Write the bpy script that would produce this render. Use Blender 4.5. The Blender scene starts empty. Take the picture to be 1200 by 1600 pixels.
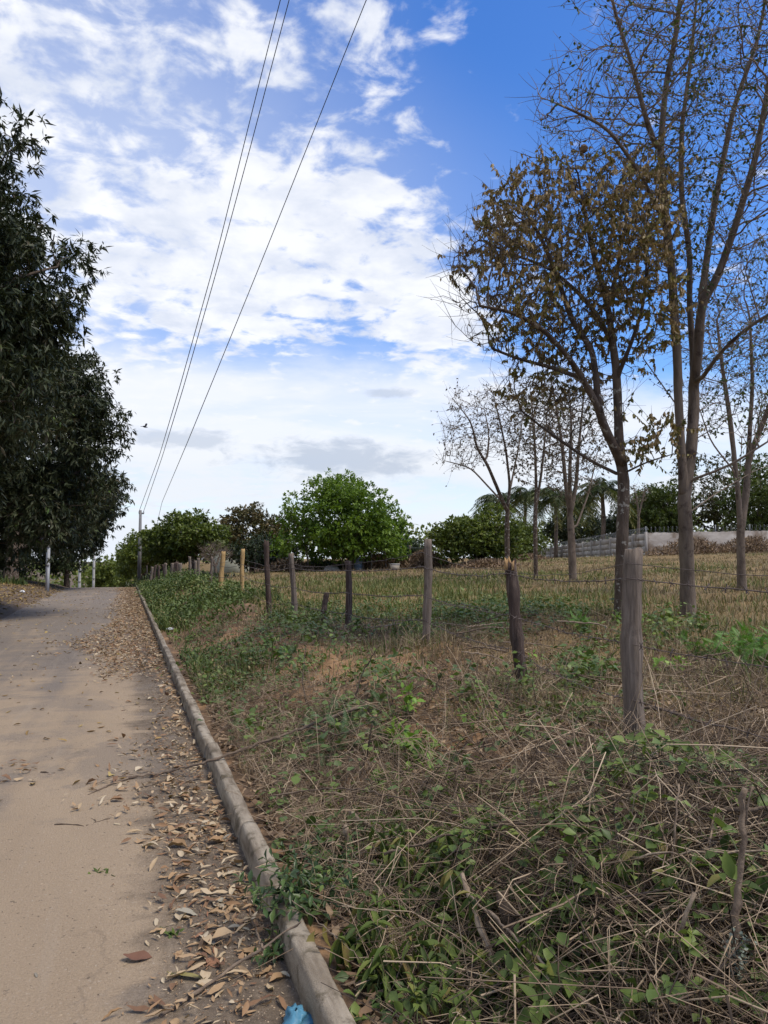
import bpy, math, random
import numpy as np
from mathutils import Vector

random.seed(11)
RS = np.random.RandomState(11)
sc = bpy.context.scene
COL = sc.collection

# ------------------------------------------------------------------ camera
PITCH = math.atan(75 / 1200); YAW = math.atan(0.3375 * math.cos(PITCH))
CAM = np.array([0.0, 0.0, 1.55]); FPX = 1200.0
cd = bpy.data.cameras.new("camera"); cam = bpy.data.objects.new("camera", cd); COL.objects.link(cam)
cd.sensor_fit = 'VERTICAL'; cd.sensor_height = 36.0; cd.sensor_width = 27.0; cd.lens = 27.0
cd.clip_start = 0.05; cd.clip_end = 4000
cam.location = CAM; cam.rotation_euler = (math.pi / 2 + PITCH, 0, -YAW)
sc.camera = cam
sy_, cy_, sp_, cp_ = math.sin(YAW), math.cos(YAW), math.sin(PITCH), math.cos(PITCH)
FWD = np.array([sy_ * cp_, cy_ * cp_, sp_]); RGT = np.array([cy_, -sy_, 0.0]); UPV = np.array([-sy_ * sp_, -cy_ * sp_, cp_])

def ray(px, py): return FWD + RGT * (px - 600) / FPX + UPV * (800 - py) / FPX
def P(px, py, d): return CAM + d * ray(px, py)

# ------------------------------------------------------------------ sky, sun, exposure
SUN_EL, SUN_AZ = math.radians(58), math.radians(132)      # azimuth from +Y towards +X
w = bpy.data.worlds.new("World"); sc.world = w; w.use_nodes = True
nt = w.node_tree; nt.nodes.clear()

class NG:
    """tiny node-graph helper"""
    def __init__(s, t): s.t = t
    def n(s, typ, **kw):
        nd = s.t.nodes.new(typ)
        for k, v in kw.items():
            if k.startswith('i_'): nd.inputs[int(k[2:])].default_value = v
            else: setattr(nd, k, v)
        return nd
    def put(s, sock, v):
        if hasattr(v, 'is_output') or isinstance(v, bpy.types.NodeSocket): s.t.links.new(v, sock)
        else: sock.default_value = v
    def m(s, op, a, b=0.0, c=0.0):
        nd = s.t.nodes.new('ShaderNodeMath'); nd.operation = op
        s.put(nd.inputs[0], a); s.put(nd.inputs[1], b); s.put(nd.inputs[2], c)
        return nd.outputs[0]
    def v(s, op, a, b=(0, 0, 0), sc_=None):
        nd = s.t.nodes.new('ShaderNodeVectorMath'); nd.operation = op
        s.put(nd.inputs[0], a); s.put(nd.inputs[1], b)
        if sc_ is not None: s.put(nd.inputs['Scale'], sc_)
        return nd.outputs['Value'] if op in ('DOT_PRODUCT', 'LENGTH', 'DISTANCE') else nd.outputs[0]
    def comb(s, x, y, z):
        nd = s.t.nodes.new('ShaderNodeCombineXYZ'); s.put(nd.inputs[0], x); s.put(nd.inputs[1], y); s.put(nd.inputs[2], z); return nd.outputs[0]
    def sep(s, a):
        nd = s.t.nodes.new('ShaderNodeSeparateXYZ'); s.put(nd.inputs[0], a); return nd.outputs
    def noise(s, vec, scale, detail=4, rough=0.55, dist=0.0, out=0):
        nd = s.t.nodes.new('ShaderNodeTexNoise'); s.put(nd.inputs['Vector'], vec)
        nd.inputs['Scale'].default_value = scale; nd.inputs['Detail'].default_value = detail
        nd.inputs['Roughness'].default_value = rough; nd.inputs['Distortion'].default_value = dist
        return nd.outputs[out]
    def ss(s, x, a, b, lo=0.0, hi=1.0):
        nd = s.t.nodes.new('ShaderNodeMapRange'); nd.interpolation_type = 'SMOOTHSTEP'
        s.put(nd.inputs[0], x); nd.inputs[1].default_value = a; nd.inputs[2].default_value = b
        nd.inputs[3].default_value = lo; nd.inputs[4].default_value = hi
        return nd.outputs[0]
    def mix(s, f, a, b, typ='MIX'):
        nd = s.t.nodes.new('ShaderNodeMix'); nd.data_type = 'RGBA'; nd.blend_type = typ
        s.put(nd.inputs[0], f)
        for k, x in ((6, a), (7, b)):
            if isinstance(x, tuple): x = (*x[:3], 1)
            s.put(nd.inputs[k], x)
        return nd.outputs[2]
    def ramp(s, f, stops, interp='LINEAR'):
        nd = s.t.nodes.new('ShaderNodeValToRGB'); cr = nd.color_ramp; cr.interpolation = interp
        while len(cr.elements) < len(stops): cr.elements.new(0.5)
        for e, (p, c) in zip(cr.elements, stops): e.position = p; e.color = (*c, 1)
        s.put(nd.inputs[0], f); return nd.outputs[0]

g = NG(nt)
sky = g.n('ShaderNodeTexSky', sky_type='NISHITA', sun_disc=False)
sky.sun_elevation = SUN_EL; sky.sun_rotation = SUN_AZ; sky.air_density = 1.0; sky.dust_density = 0.6; sky.ozone_density = 2.5
SKYK = 0.1; CL = 7.0
tc = g.n('ShaderNodeTexCoord'); dirv = tc.outputs['Generated']
dx, dy, dz = g.sep(dirv)
zz = g.m('MAXIMUM', dz, 0.0)
inv = g.m('DIVIDE', 1.0, g.m('ADD', zz, 0.14))
pl = g.v('SCALE', dirv, sc_=inv)
pl = g.v('MULTIPLY', pl, (1, 1, 0))
az = g.v('DOT_PRODUCT', dirv, tuple(RGT))                      # how far to the right of the road's view
skyc = g.n('ShaderNodeHueSaturation'); nt.links.new(sky.outputs[0], skyc.inputs['Color'])
skyc.inputs['Saturation'].default_value = 1.33; skyc.inputs['Value'].default_value = 1.46; skyc.inputs['Hue'].default_value = 0.512
def soft(px, py, rx, ry, rot=0.0):
    """soft elliptical cloud field round a direction of the sky"""
    c = ray(px, py); c = c / np.linalg.norm(c)
    rt = np.cross(c, [0, 0, 1]); rt /= np.linalg.norm(rt); up = np.cross(rt, c)
    rt, up = rt * math.cos(rot) + up * math.sin(rot), up * math.cos(rot) - rt * math.sin(rot)
    a = g.m('DIVIDE', g.v('DOT_PRODUCT', dirv, tuple(rt)), rx / FPX); b = g.m('DIVIDE', g.v('DOT_PRODUCT', dirv, tuple(up)), ry / FPX)
    r = g.m('SQRT', g.m('ADD', g.m('MULTIPLY', a, a), g.m('MULTIPLY', b, b)))
    return g.m('MULTIPLY', g.ss(r, 1.25, 0.35), g.ss(g.v('DOT_PRODUCT', dirv, tuple(c)), 0.3, 0.6))
big = g.noise(pl, 1.3, 4, 0.5, 0.15)
cells = g.noise(g.v('ADD', pl, (3.7, 9.1, 0)), 9.5, 7, 0.56, 0.30)
cells2 = g.noise(g.v('ADD', pl, (8.7, 1.1, 0)), 19.0, 4, 0.55, 0.2)
veil = g.noise(g.v('MULTIPLY', g.v('ADD', pl, (5.2, 2.4, 0)), (1.0, 0.6, 1)), 1.6, 5, 0.55, 0.4)
left = g.ss(az, 0.12, -0.55)                                    # the sky whitens towards the left
field = g.m('MAXIMUM', g.m('MAXIMUM', soft(400, 385, 330, 175, 0.12), soft(640, 470, 160, 95, -0.5)), g.m('MULTIPLY', left, 0.62))
field = g.m('MAXIMUM', field, g.m('MULTIPLY', soft(500, 110, 190, 200), 0.42))
cov = g.m('ADD', g.m('MULTIPLY', field, 0.62), g.m('MULTIPLY', g.m('SUBTRACT', big, 0.5), 0.75))
cov = g.m('ADD', cov, g.m('MULTIPLY', g.m('SUBTRACT', cells, 0.5), 1.75))
cov = g.m('ADD', cov, g.m('MULTIPLY', g.m('SUBTRACT', cells2, 0.5), 0.35))
cloud = g.ss(cov, 0.12, 0.52)
thin = g.m('MULTIPLY', g.m('ADD', g.m('MULTIPLY', left, 0.62), g.m('MULTIPLY', soft(420, 380, 420, 260), 0.25)), g.ss(veil, 0.28, 0.62, 0.45, 1.0))
shade = g.noise(g.v('ADD', pl, (1.3, 5.5, 0)), 5.5, 5, 0.55, 0.2)
ccol = g.mix(g.ss(shade, 0.32, 0.62), (CL * 0.74, CL * 0.79, CL * 0.90), (CL, CL * 1.01, CL * 1.04))
skymix = g.mix(thin, skyc.outputs[0], (CL * 0.70, CL * 0.77, CL * 0.94))
skymix = g.mix(g.m('MULTIPLY', cloud, 0.92), skymix, ccol)
# smooth white bank low down, thinner streaks below it
wisp = g.noise(g.v('MULTIPLY', dirv, (3.2, 3.2, 15.0)), 1.5, 6, 0.55, 0.25)
edge = g.noise(g.v('MULTIPLY', dirv, (4, 4, 10.0)), 1.0, 7, 0.6, 0.3)
dzb = g.m('ADD', g.m('ADD', dz, g.m('MULTIPLY', g.m('SUBTRACT', edge, 0.5), 0.16)), g.m('MULTIPLY', g.ss(az, 0.0, 0.5), 0.07))
bank = g.m('MULTIPLY', g.ss(dzb, 0.315, 0.20, 0.0, 1.0), g.ss(dz, 0.09, 0.15, 0.62, 1.0))
bank = g.ss(g.m('ADD', bank, g.m('MULTIPLY', g.m('SUBTRACT', edge, 0.5), 0.9)), 0.25, 0.95)
bank = g.m('MULTIPLY', bank, g.ss(az, 0.62, 0.25, 0.75, 1.0))
skymix = g.mix(g.m('MULTIPLY', bank, g.ss(wisp, 0.36, 0.58, 0.72, 0.93)), skymix, (CL * 0.90, CL * 0.93, CL * 1.0))
skymix = g.mix(g.m('MULTIPLY', g.ss(dz, 0.165, 0.11, 0.0, 0.9), g.ss(wisp, 0.42, 0.60)), skymix, (CL * 0.93, CL * 0.95, CL * 0.98))
skymix = g.mix(g.ss(dz, 0.17, 0.09, 0.0, 0.35), skymix, (CL * 0.66, CL * 0.74, CL * 0.88))
skymix = g.mix(g.ss(dz, 0.085, 0.0, 0.0, 0.85), skymix, (CL * 0.80, CL * 0.86, CL * 0.96))
skymix = g.mix(g.ss(dz, -0.01, -0.05), skymix, (CL * 0.3, CL * 0.29, CL * 0.27))
# the flat grey clouds
def blob(px, py, rx, ry, strength, src):
    c = ray(px, py); c = c / np.linalg.norm(c)
    rt = np.cross(c, [0, 0, 1]); rt /= np.linalg.norm(rt); up = np.cross(rt, c)
    a = g.m('DIVIDE', g.v('DOT_PRODUCT', dirv, tuple(rt)), rx / FPX)
    b = g.m('DIVIDE', g.m('SUBTRACT', g.v('DOT_PRODUCT', dirv, tuple(up)), 0.0), ry / FPX)
    r = g.m('SQRT', g.m('ADD', g.m('MULTIPLY', a, a), g.m('MULTIPLY', b, b)))
    nn = g.noise(g.v('MULTIPLY', dirv, (16, 16, 40)), 1.4, 6, 0.6, 0.3)
    r = g.m('ADD', r, g.m('MULTIPLY', g.m('SUBTRACT', nn, 0.5), 2.2))
    front = g.ss(g.v('DOT_PRODUCT', dirv, tuple(c)), 0.5, 0.7)
    return g.mix(g.m('MULTIPLY', g.m('MULTIPLY', g.ss(r, 1.05, 0.35), front), strength), src, (CL * 0.46, CL * 0.54, CL * 0.68))
skymix = blob(525, 718, 165, 34, 0.72, skymix)
skymix = blob(285, 686, 105, 20, 0.55, skymix)
skymix = blob(600, 615, 45, 11, 0.55, skymix)
w.cycles.sampling_method = 'MANUAL'; w.cycles.sample_map_resolution = 256
bg = g.n('ShaderNodeBackground'); bg.inputs['Strength'].default_value = SKYK
nt.links.new(skymix, bg.inputs['Color'])
wo = g.n('ShaderNodeOutputWorld'); nt.links.new(bg.outputs[0], wo.inputs['Surface'])

sl = bpy.data.lights.new("sun", 'SUN'); sun = bpy.data.objects.new("sun", sl); COL.objects.link(sun)
sl.energy = 2.6; sl.angle = math.radians(26); sl.color = (1.0, 0.91, 0.76)
sd = Vector((math.sin(SUN_AZ) * math.cos(SUN_EL), math.cos(SUN_AZ) * math.cos(SUN_EL), math.sin(SUN_EL)))
sun.rotation_euler = sd.to_track_quat('Z', 'Y').to_euler(); sun.location = (-20, 10, 30)

sc.view_settings.view_transform = 'Standard'; sc.view_settings.look = 'None'
sc.view_settings.exposure = 0.58; sc.view_settings.gamma = 1.0; sc.view_settings.use_curve_mapping = False
sc.cycles.use_denoising = True
sc.cycles.max_bounces = 6; sc.cycles.transparent_max_bounces = 8

# ------------------------------------------------------------------ noise + ground heights
_perm = RS.permutation(4096); _val = RS.rand(4096)
def vnoise(x, y, seed=0):
    x = np.asarray(x, float); y = np.asarray(y, float)
    xi = np.floor(x).astype(int); yi = np.floor(y).astype(int); fx = x - xi; fy = y - yi
    fx = fx * fx * (3 - 2 * fx); fy = fy * fy * (3 - 2 * fy)
    def h(a, b): return _val[(_perm[(a + seed * 131) & 4095] + b * 37) & 4095]
    return (h(xi, yi) * (1 - fx) + h(xi + 1, yi) * fx) * (1 - fy) + (h(xi, yi + 1) * (1 - fx) + h(xi + 1, yi + 1) * fx) * fy
def fbm(x, y, o=4, seed=0):
    s = 0; a = 0.5
    for k in range(o): s = s + a * (vnoise(x * 2 ** k, y * 2 ** k, seed + k) - 0.5); a *= 0.5
    return s
def sst(x, a, b):
    t = np.clip((np.asarray(x, float) - a) / (b - a), 0, 1); return t * t * (3 - 2 * t)
HX = [-200, -60, -14, -9, -5.6, -4.2, -3.5, -3.0, 0.60, 0.70, 0.9, 1.15, 1.7, 2.25, 2.9, 6, 16, 38, 80, 300]
HZ = [2.0, 1.4, 0.8, 0.6, 0.50, 0.30, 0.12, -0.03, -0.03, 0.06, 0.05, 0.02, 0.24, 0.43, 0.45, 0.74, 1.02, 1.9, 3.0, 4.0]
def drop(y):
    d = np.clip(np.asarray(y, float) - 44, 0, None)
    return np.where(d < 18, 0.0035 * d * d, 0.0035 * 324 + 0.126 * (d - 18)).clip(0, 7)
def H(x, y):
    x = np.asarray(x, float); y = np.asarray(y, float)
    xw = x + np.where(x > 0.8, 0.45 * fbm(x * 0.35, y * 0.35, 3, 5) * sst(x, 0.75, 1.6), 0)
    z = np.interp(xw, HX, HZ)
    bank = sst(x, 0.75, 1.5) * (1 - 0.6 * sst(x, 3, 5))
    z = z + bank * ((0.24 + .22 * sst(y, 4.5, 6.5)) * fbm(x * 0.9, y * 0.9, 4, 9)) + sst(x, 3, 6) * 0.10 * fbm(x * 0.5, y * 0.5, 3, 21)
    z = z + sst(-x, 3.4, 5) * 0.12 * fbm(x * 0.7, y * 0.7, 3, 31)
    z = z - drop(y) * (1 - sst(x, 5, 16)) - sst(x, 10, 30) * np.clip(y - 48, 0, 60) * 0.016
    return z
def Hs(x, y): return float(H(np.array([x]), np.array([y]))[0])
_GT = np.geomspace(0.7, 220, 420)
def G(px, py, h=0.0):
    """point where the picture ray meets the ground (plus h)"""
    r = ray(px, py); p = CAM + r * _GT[:, None]
    zg = np.where((p[:, 0] > -3.1) & (p[:, 0] < 0.6), 0.0, H(p[:, 0], p[:, 1])) + h
    hit = np.where(p[:, 2] < zg)[0]
    if len(hit) == 0 or hit[0] == 0: return CAM + r * 40
    k = hit[0]; f0 = p[k - 1, 2] - zg[k - 1]; f1 = zg[k] - p[k, 2]; u = f0 / max(f0 + f1, 1e-9)
    return p[k - 1] * (1 - u) + p[k] * u
def D(px, d, py=875):
    p = P(px, py, d); return np.array([p[0], p[1], Hs(p[0], p[1])])

# ------------------------------------------------------------------ mesh helpers
def nrm(a):
    a = np.asarray(a, float); return a / np.maximum(np.linalg.norm(a, axis=-1, keepdims=True), 1e-9)

def raw_mesh(name, V, quads=None, tris=None, mat=None, attrs=None, smooth=False):
    me = bpy.data.meshes.new(name); V = np.asarray(V, np.float32).reshape(-1, 3)
    me.vertices.add(len(V)); me.vertices.foreach_set('co', V.ravel())
    idx = []; st = []; tot = 0
    for A, k in ((quads, 4), (tris, 3)):
        if A is not None and len(A):
            A = np.asarray(A, np.int32).reshape(-1, k)
            idx.append(A.ravel()); st.append(tot + np.arange(len(A), dtype=np.int32) * k); tot += A.size
    if idx:
        idx = np.concatenate(idx); st = np.concatenate(st)
        me.loops.add(len(idx)); me.loops.foreach_set('vertex_index', idx)
        me.polygons.add(len(st)); me.polygons.foreach_set('loop_start', st)
        if smooth: me.polygons.foreach_set('use_smooth', np.ones(len(st), bool))
    me.update(calc_edges=True)
    if attrs:
        for k, a in attrs.items():
            at = me.attributes.new(k, 'FLOAT', 'POINT'); at.data.foreach_set('value', np.asarray(a, np.float32))
    if mat: me.materials.append(mat)
    return me
def link(name, me, parent=None, loc=None):
    o = bpy.data.objects.new(name, me); COL.objects.link(o)
    if parent is not None: o.parent = parent; 
    if loc is not None: o.location = loc
    return o
def tag(o, label=None, cat=None, group=None, kind=None):
    if label: o['label'] = label
    if cat: o['category'] = cat
    if group: o['group'] = group
    if kind: o['kind'] = kind
    return o
def thing(name, label, cat, loc=(0, 0, 0), group=None, rz=0.0):
    o = bpy.data.objects.new(name, None); COL.objects.link(o); o.empty_display_size = 0.1
    o.location = tuple(float(v) for v in loc); o.rotation_euler = (0, 0, rz)
    return tag(o, label, cat, group)

class Acc:
    """collects shapes into one mesh"""
    def __init__(s): s.V = []; s.Q = []; s.T = []; s.A = []; s.n = 0
    def add(s, V, Q=None, T=None, tone=0.5):
        V = np.asarray(V, float).reshape(-1, 3); s.V.append(V)
        if Q is not None and len(Q): s.Q.append(np.asarray(Q).reshape(-1, 4) + s.n)
        if T is not None and len(T): s.T.append(np.asarray(T).reshape(-1, 3) + s.n)
        s.A.append(np.broadcast_to(np.asarray(tone, float), (len(V),)).copy()); s.n += len(V)
    def build(s, name, mat, parent=None, loc=None, smooth=False, off=None):
        V = np.concatenate(s.V)
        if off is not None: V = V - np.asarray(off)
        me = raw_mesh(name, V, np.concatenate(s.Q) if s.Q else None, np.concatenate(s.T) if s.T else None, mat, {'tone': np.concatenate(s.A)}, smooth)
        return link(name, me, parent, loc)

def tube(pts, rad, sides=6, cap=True, rough=0.0, squash=None, rs=RS):
    pts = np.asarray(pts, float); k = len(pts); rad = np.broadcast_to(np.asarray(rad, float), (k,))
    tg = np.gradient(pts, axis=0) if k > 2 else np.repeat(pts[1:] - pts[:-1], 2, 0)
    tg = nrm(tg); ref = np.array([1.0, 0.13, 0.07]) if abs(tg[0][2]) > 0.8 else np.array([0.05, 0.1, 1.0])
    N = nrm(np.cross(tg, ref)); B = np.cross(tg, N)
    a = np.linspace(0, 2 * np.pi, sides, endpoint=False)
    rr = np.repeat(rad[:, None], sides, 1)
    if rough: rr = rr * (1 + rough * (rs.rand(k, sides) - 0.5) + rough * 1.2 * (rs.rand(1, sides) - 0.5))
    V = pts[:, None] + rr[..., None] * (np.cos(a)[None, :, None] * N[:, None] + np.sin(a)[None, :, None] * B[:, None])
    V = V.reshape(-1, 3)
    i = np.arange(k - 1)[:, None] * sides; j = np.arange(sides)[None]; j2 = (j + 1) % sides
    Q = np.stack([i + j, i + j2, i + sides + j2, i + sides + j], -1).reshape(-1, 4)
    T = []
    if cap:
        V = np.vstack([V, pts[-1] + tg[-1] * rad[-1] * 0.15, pts[0]]); c = k * sides
        T = [((k - 1) * sides + q, (k - 1) * sides + (q + 1) % sides, c) for q in range(sides)] + [((q + 1) % sides, q, c + 1) for q in range(sides)]
    return V, Q, np.array(T, int).reshape(-1, 3)

def batch_tubes(Pt, Rd, sides=3):
    """Pt (n,k,3), Rd (n,k)"""
    n, k, _ = Pt.shape
    tg = nrm(Pt[:, -1] - Pt[:, 0]); ref = nrm(RS.normal(size=(n, 3)))
    N = nrm(np.cross(tg, ref)); B = np.cross(tg, N)
    a = np.linspace(0, 2 * np.pi, sides, endpoint=False)
    ring = np.cos(a)[None, :, None] * N[:, None] + np.sin(a)[None, :, None] * B[:, None]
    V = (Pt[:, :, None] + Rd[:, :, None, None] * ring[:, None]).reshape(-1, 3)
    base = (np.arange(n) * k * sides)[:, None, None]; i = (np.arange(k - 1) * sides)[None, :, None]; j = np.arange(sides)[None, None]; j2 = (j + 1) % sides
    Q = np.stack([base + i + j, base + i + j2, base + i + sides + j2, base + i + sides + j], -1).reshape(-1, 4)
    return V, Q

def tpl_near(fold=0.25, droop=0.18, broad=0.36):
    st = [(0.0, 0.10), (0.22, 0.74), (0.45, 1.0), (0.72, 0.70), (1.0, 0.0)]
    if broad > 0.4: st = [(0.0, 0.10), (0.25, 0.52), (0.55, 1.0), (0.8, 0.66), (1.0, 0.0)]
    V = []
    for u, wd in st:
        wv = -droop * u * u
        V += [(u, -wd, wv + fold * wd * 0.18), (u, 0, wv), (u, wd, wv + fold * wd * 0.18)]
    Q = []
    for k in range(len(st) - 1):
        a = k * 3; Q += [(a, a + 1, a + 4, a + 3), (a + 1, a + 2, a + 5, a + 4)]
    return np.array(V), np.array(Q), None
def tpl_mid(fold=0.22, droop=0.2):
    V = [(0, 0, 0), (0.33, -1, fold * .2), (0.33, 1, fold * .2), (0.7, -.72, -droop * .45), (0.7, .72, -droop * .45), (1, 0, -droop)]
    return np.array(V, float), np.array([(1, 2, 4, 3)]), np.array([(0, 2, 1), (3, 4, 5)])
def tpl_far(fold=0.25):
    return np.array([(0, 0, 0), (0.45, -1, fold * .2), (1, 0, 0), (0.45, 1, fold * .2)], float), None, np.array([(0, 1, 2), (0, 2, 3)])

def leaf_verts(Pp, Dv, Nv, L, W, tpl):
    V, Q, T = tpl; n = len(Pp); m = len(V)
    Dv = nrm(Dv); Nv = Nv - (Nv * Dv).sum(-1, keepdims=True) * Dv; Nv = nrm(Nv); S = np.cross(Dv, Nv)
    L = np.broadcast_to(L, (n,)); W = np.broadcast_to(W, (n,))
    X = Pp[:, None] + Dv[:, None] * (L[:, None] * V[:, 0])[..., None] + S[:, None] * (W[:, None] * V[:, 1])[..., None] + Nv[:, None] * (L[:, None] * V[:, 2])[..., None]
    b = (np.arange(n) * m)[:, None, None]
    return X.reshape(-1, 3), (None if Q is None else (b + Q[None]).reshape(-1, 4)), (None if T is None else (b + T[None]).reshape(-1, 3)), m
def add_leaves(acc, Pp, Dv, Nv, L, W, tone, tpl):
    X, Q, T, m = leaf_verts(np.asarray(Pp, float), np.asarray(Dv, float), np.asarray(Nv, float), L, W, tpl)
    acc.add(X, Q, T, np.repeat(np.broadcast_to(tone, (len(Pp),)), m))

def rnd_dir(n, rs=RS): return nrm(rs.normal(size=(n, 3)))

# ------------------------------------------------------------------ materials
def new_mat(name):
    m = bpy.data.materials.new(name); m.use_nodes = True; t = m.node_tree; t.nodes.clear()
    G_ = NG(t); out = G_.n('ShaderNodeOutputMaterial'); return m, G_, out
def leaf_mat(name, stops, rough=0.5, transl=0.3, by_object=False, spec=0.35):
    m, q, out = new_mat(name)
    if by_object: f = q.n('ShaderNodeObjectInfo').outputs['Random']
    else: f = q.n('ShaderNodeAttribute', attribute_name='tone').outputs['Fac']
    tcv = q.n('ShaderNodeTexCoord').outputs['Object']
    f2 = q.m('ADD', f, q.m('MULTIPLY', q.m('SUBTRACT', q.noise(tcv, 14 if not by_object else 22, 3, 0.6), 0.5), 0.35))
    c = q.ramp(f2, stops)
    b = q.n('ShaderNodeBsdfPrincipled'); t = m.node_tree
    t.links.new(c, b.inputs['Base Color']); b.inputs['Roughness'].default_value = rough; b.inputs['Specular IOR Level'].default_value = spec
    if transl:
        tr = q.n('ShaderNodeBsdfTranslucent'); t.links.new(q.mix(1.0, c, (1.0, 1.1, 0.6), 'MULTIPLY'), tr.inputs[0])
        mx = q.n('ShaderNodeMixShader'); mx.inputs[0].default_value = transl
        t.links.new(b.outputs[0], mx.inputs[1]); t.links.new(tr.outputs[0], mx.inputs[2]); t.links.new(mx.outputs[0], out.inputs[0])
    else: t.links.new(b.outputs[0], out.inputs[0])
    return m
def rough_mat(name, stops, scale=(8, 8, 8), detail=6, rough=0.9, bump=0.4, bscale=(30, 30, 30), bdist=0.01, spots=None, tone_amt=0.0, coord='Object'):
    m, q, out = new_mat(name); t = m.node_tree
    co = q.n('ShaderNodeTexCoord').outputs['Object'] if coord == 'Object' else q.n('ShaderNodeNewGeometry').outputs['Position']
    f = q.noise(q.v('MULTIPLY', co, scale), 1.0, detail, 0.6, 0.2)
    if tone_amt: f = q.m('ADD', f, q.m('MULTIPLY', q.m('SUBTRACT', q.n('ShaderNodeAttribute', attribute_name='tone').outputs['Fac'], 0.5), tone_amt))
    c = q.ramp(f, stops)
    if spots:
        col, sscale, a, b_ = spots
        c = q.mix(q.ss(q.noise(co, sscale, 5, 0.6, 0.3), a, b_), c, col)
    b = q.n('ShaderNodeBsdfPrincipled'); t.links.new(c, b.inputs['Base Color']); b.inputs['Roughness'].default_value = rough; b.inputs['Specular IOR Level'].default_value = 0.2
    if bump:
        bp = q.n('ShaderNodeBump'); bp.inputs['Strength'].default_value = bump; bp.inputs['Distance'].default_value = bdist
        t.links.new(q.noise(q.v('MULTIPLY', co, bscale), 1.0, 5, 0.65), bp.inputs['Height']); t.links.new(bp.outputs[0], b.inputs['Normal'])
    t.links.new(b.outputs[0], out.inputs[0]); return m

M = {}
M['mango'] = leaf_mat('mango leaf', [(0.0, (0.014, 0.019, 0.010)), (0.4, (0.030, 0.040, 0.016)), (0.70, (0.050, 0.058, 0.024)), (0.84, (0.085, 0.070, 0.042)), (0.93, (0.060, 0.105, 0.020)), (1.0, (0.085, 0.15, 0.025))], 0.52, 0.10, spec=0.22)
M['bright'] = leaf_mat('bright green leaf', [(0.0, (0.055, 0.095, 0.011)), (0.5, (0.125, 0.200, 0.021)), (1.0, (0.20, 0.285, 0.040))], 0.5, 0.35)
M['mid'] = leaf_mat('mid green leaf', [(0.0, (0.042, 0.060, 0.011)), (0.5, (0.100, 0.132, 0.021)), (0.85, (0.155, 0.185, 0.034)), (1.0, (0.18, 0.15, 0.04))], 0.5, 0.28)
M['olivebrown'] = leaf_mat('olive brown leaf', [(0.0, (0.03, 0.04, 0.010)), (0.4, (0.075, 0.07, 0.02)), (0.75, (0.13, 0.085, 0.03)), (1.0, (0.16, 0.12, 0.04))], 0.6, 0.2)
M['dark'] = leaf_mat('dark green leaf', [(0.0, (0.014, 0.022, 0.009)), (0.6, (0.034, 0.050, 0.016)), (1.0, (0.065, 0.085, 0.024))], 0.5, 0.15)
M['treeA'] = leaf_mat('dry brown tree leaf', [(0.0, (0.055, 0.060, 0.016)), (0.25, (0.105, 0.108, 0.024)), (0.42, (0.19, 0.16, 0.035)), (0.55, (0.21, 0.145, 0.058)), (0.8, (0.29, 0.20, 0.095)), (1.0, (0.38, 0.29, 0.16))], 0.6, 0.25)
M['treeB'] = leaf_mat('sparse grey green leaf', [(0.0, (0.030, 0.048, 0.018)), (0.6, (0.062, 0.092, 0.028)), (0.9, (0.12, 0.14, 0.03)), (1.0, (0.16, 0.12, 0.04))], 0.5, 0.2)
M['drytiny'] = leaf_mat('small withered leaf', [(0.0, (0.05, 0.04, 0.025)), (0.6, (0.10, 0.075, 0.045)), (1.0, (0.10, 0.11, 0.04))], 0.7, 0.15)
M['palm'] = leaf_mat('palm frond', [(0.0, (0.025, 0.040, 0.012)), (0.6, (0.06, 0.085, 0.02)), (1.0, (0.16, 0.15, 0.04))], 0.45, 0.2)
M['litter'] = leaf_mat('dry fallen leaf', [(0.0, (0.13, 0.068, 0.038)), (0.3, (0.25, 0.145, 0.072)), (0.55, (0.33, 0.215, 0.115)), (0.8, (0.40, 0.30, 0.18)), (1.0, (0.46, 0.38, 0.26))], 0.75, 0.08)
M['litter1'] = leaf_mat('dry fallen leaf single', [(0.0, (0.14, 0.070, 0.040)), (0.2, (0.25, 0.145, 0.075)), (0.45, (0.34, 0.225, 0.12)), (0.7, (0.40, 0.31, 0.19)), (0.88, (0.33, 0.30, 0.21)), (1.0, (0.26, 0.215, 0.175))], 0.75, 0.08, by_object=True)
for k_, st_ in {'reddish': [(0.0, (0.13, 0.062, 0.038)), (1.0, (0.25, 0.125, 0.068))], 'tan': [(0.0, (0.27, 0.165, 0.080)), (1.0, (0.37, 0.25, 0.135))], 'pale': [(0.0, (0.36, 0.275, 0.165)), (1.0, (0.46, 0.38, 0.26))], 'greyish': [(0.0, (0.22, 0.195, 0.15)), (1.0, (0.33, 0.30, 0.22))]}.items():
    M['leaf_' + k_] = leaf_mat(k_ + ' fallen leaf', st_, 0.78, 0.08, by_object=True)
M['litterY'] = leaf_mat('yellow fallen leaf', [(0.0, (0.13, 0.075, 0.030)), (0.5, (0.27, 0.175, 0.06)), (1.0, (0.40, 0.30, 0.10))], 0.75, 0.08)
M['bankdead'] = leaf_mat('withered bank leaf', [(0.0, (0.065, 0.040, 0.024)), (0.5, (0.165, 0.104, 0.058)), (1.0, (0.31, 0.22, 0.13))], 0.8, 0.08)
M['drygrass'] = leaf_mat('dry grass', [(0.0, (0.110, 0.076, 0.042)), (0.45, (0.205, 0.152, 0.080)), (0.75, (0.295, 0.235, 0.128)), (1.0, (0.39, 0.33, 0.20))], 0.8, 0.15)
M['greengrass'] = leaf_mat('green grass', [(0.0, (0.065, 0.085, 0.020)), (0.5, (0.120, 0.145, 0.034)), (0.8, (0.185, 0.185, 0.055)), (1.0, (0.28, 0.22, 0.10))], 0.6, 0.2)
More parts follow.
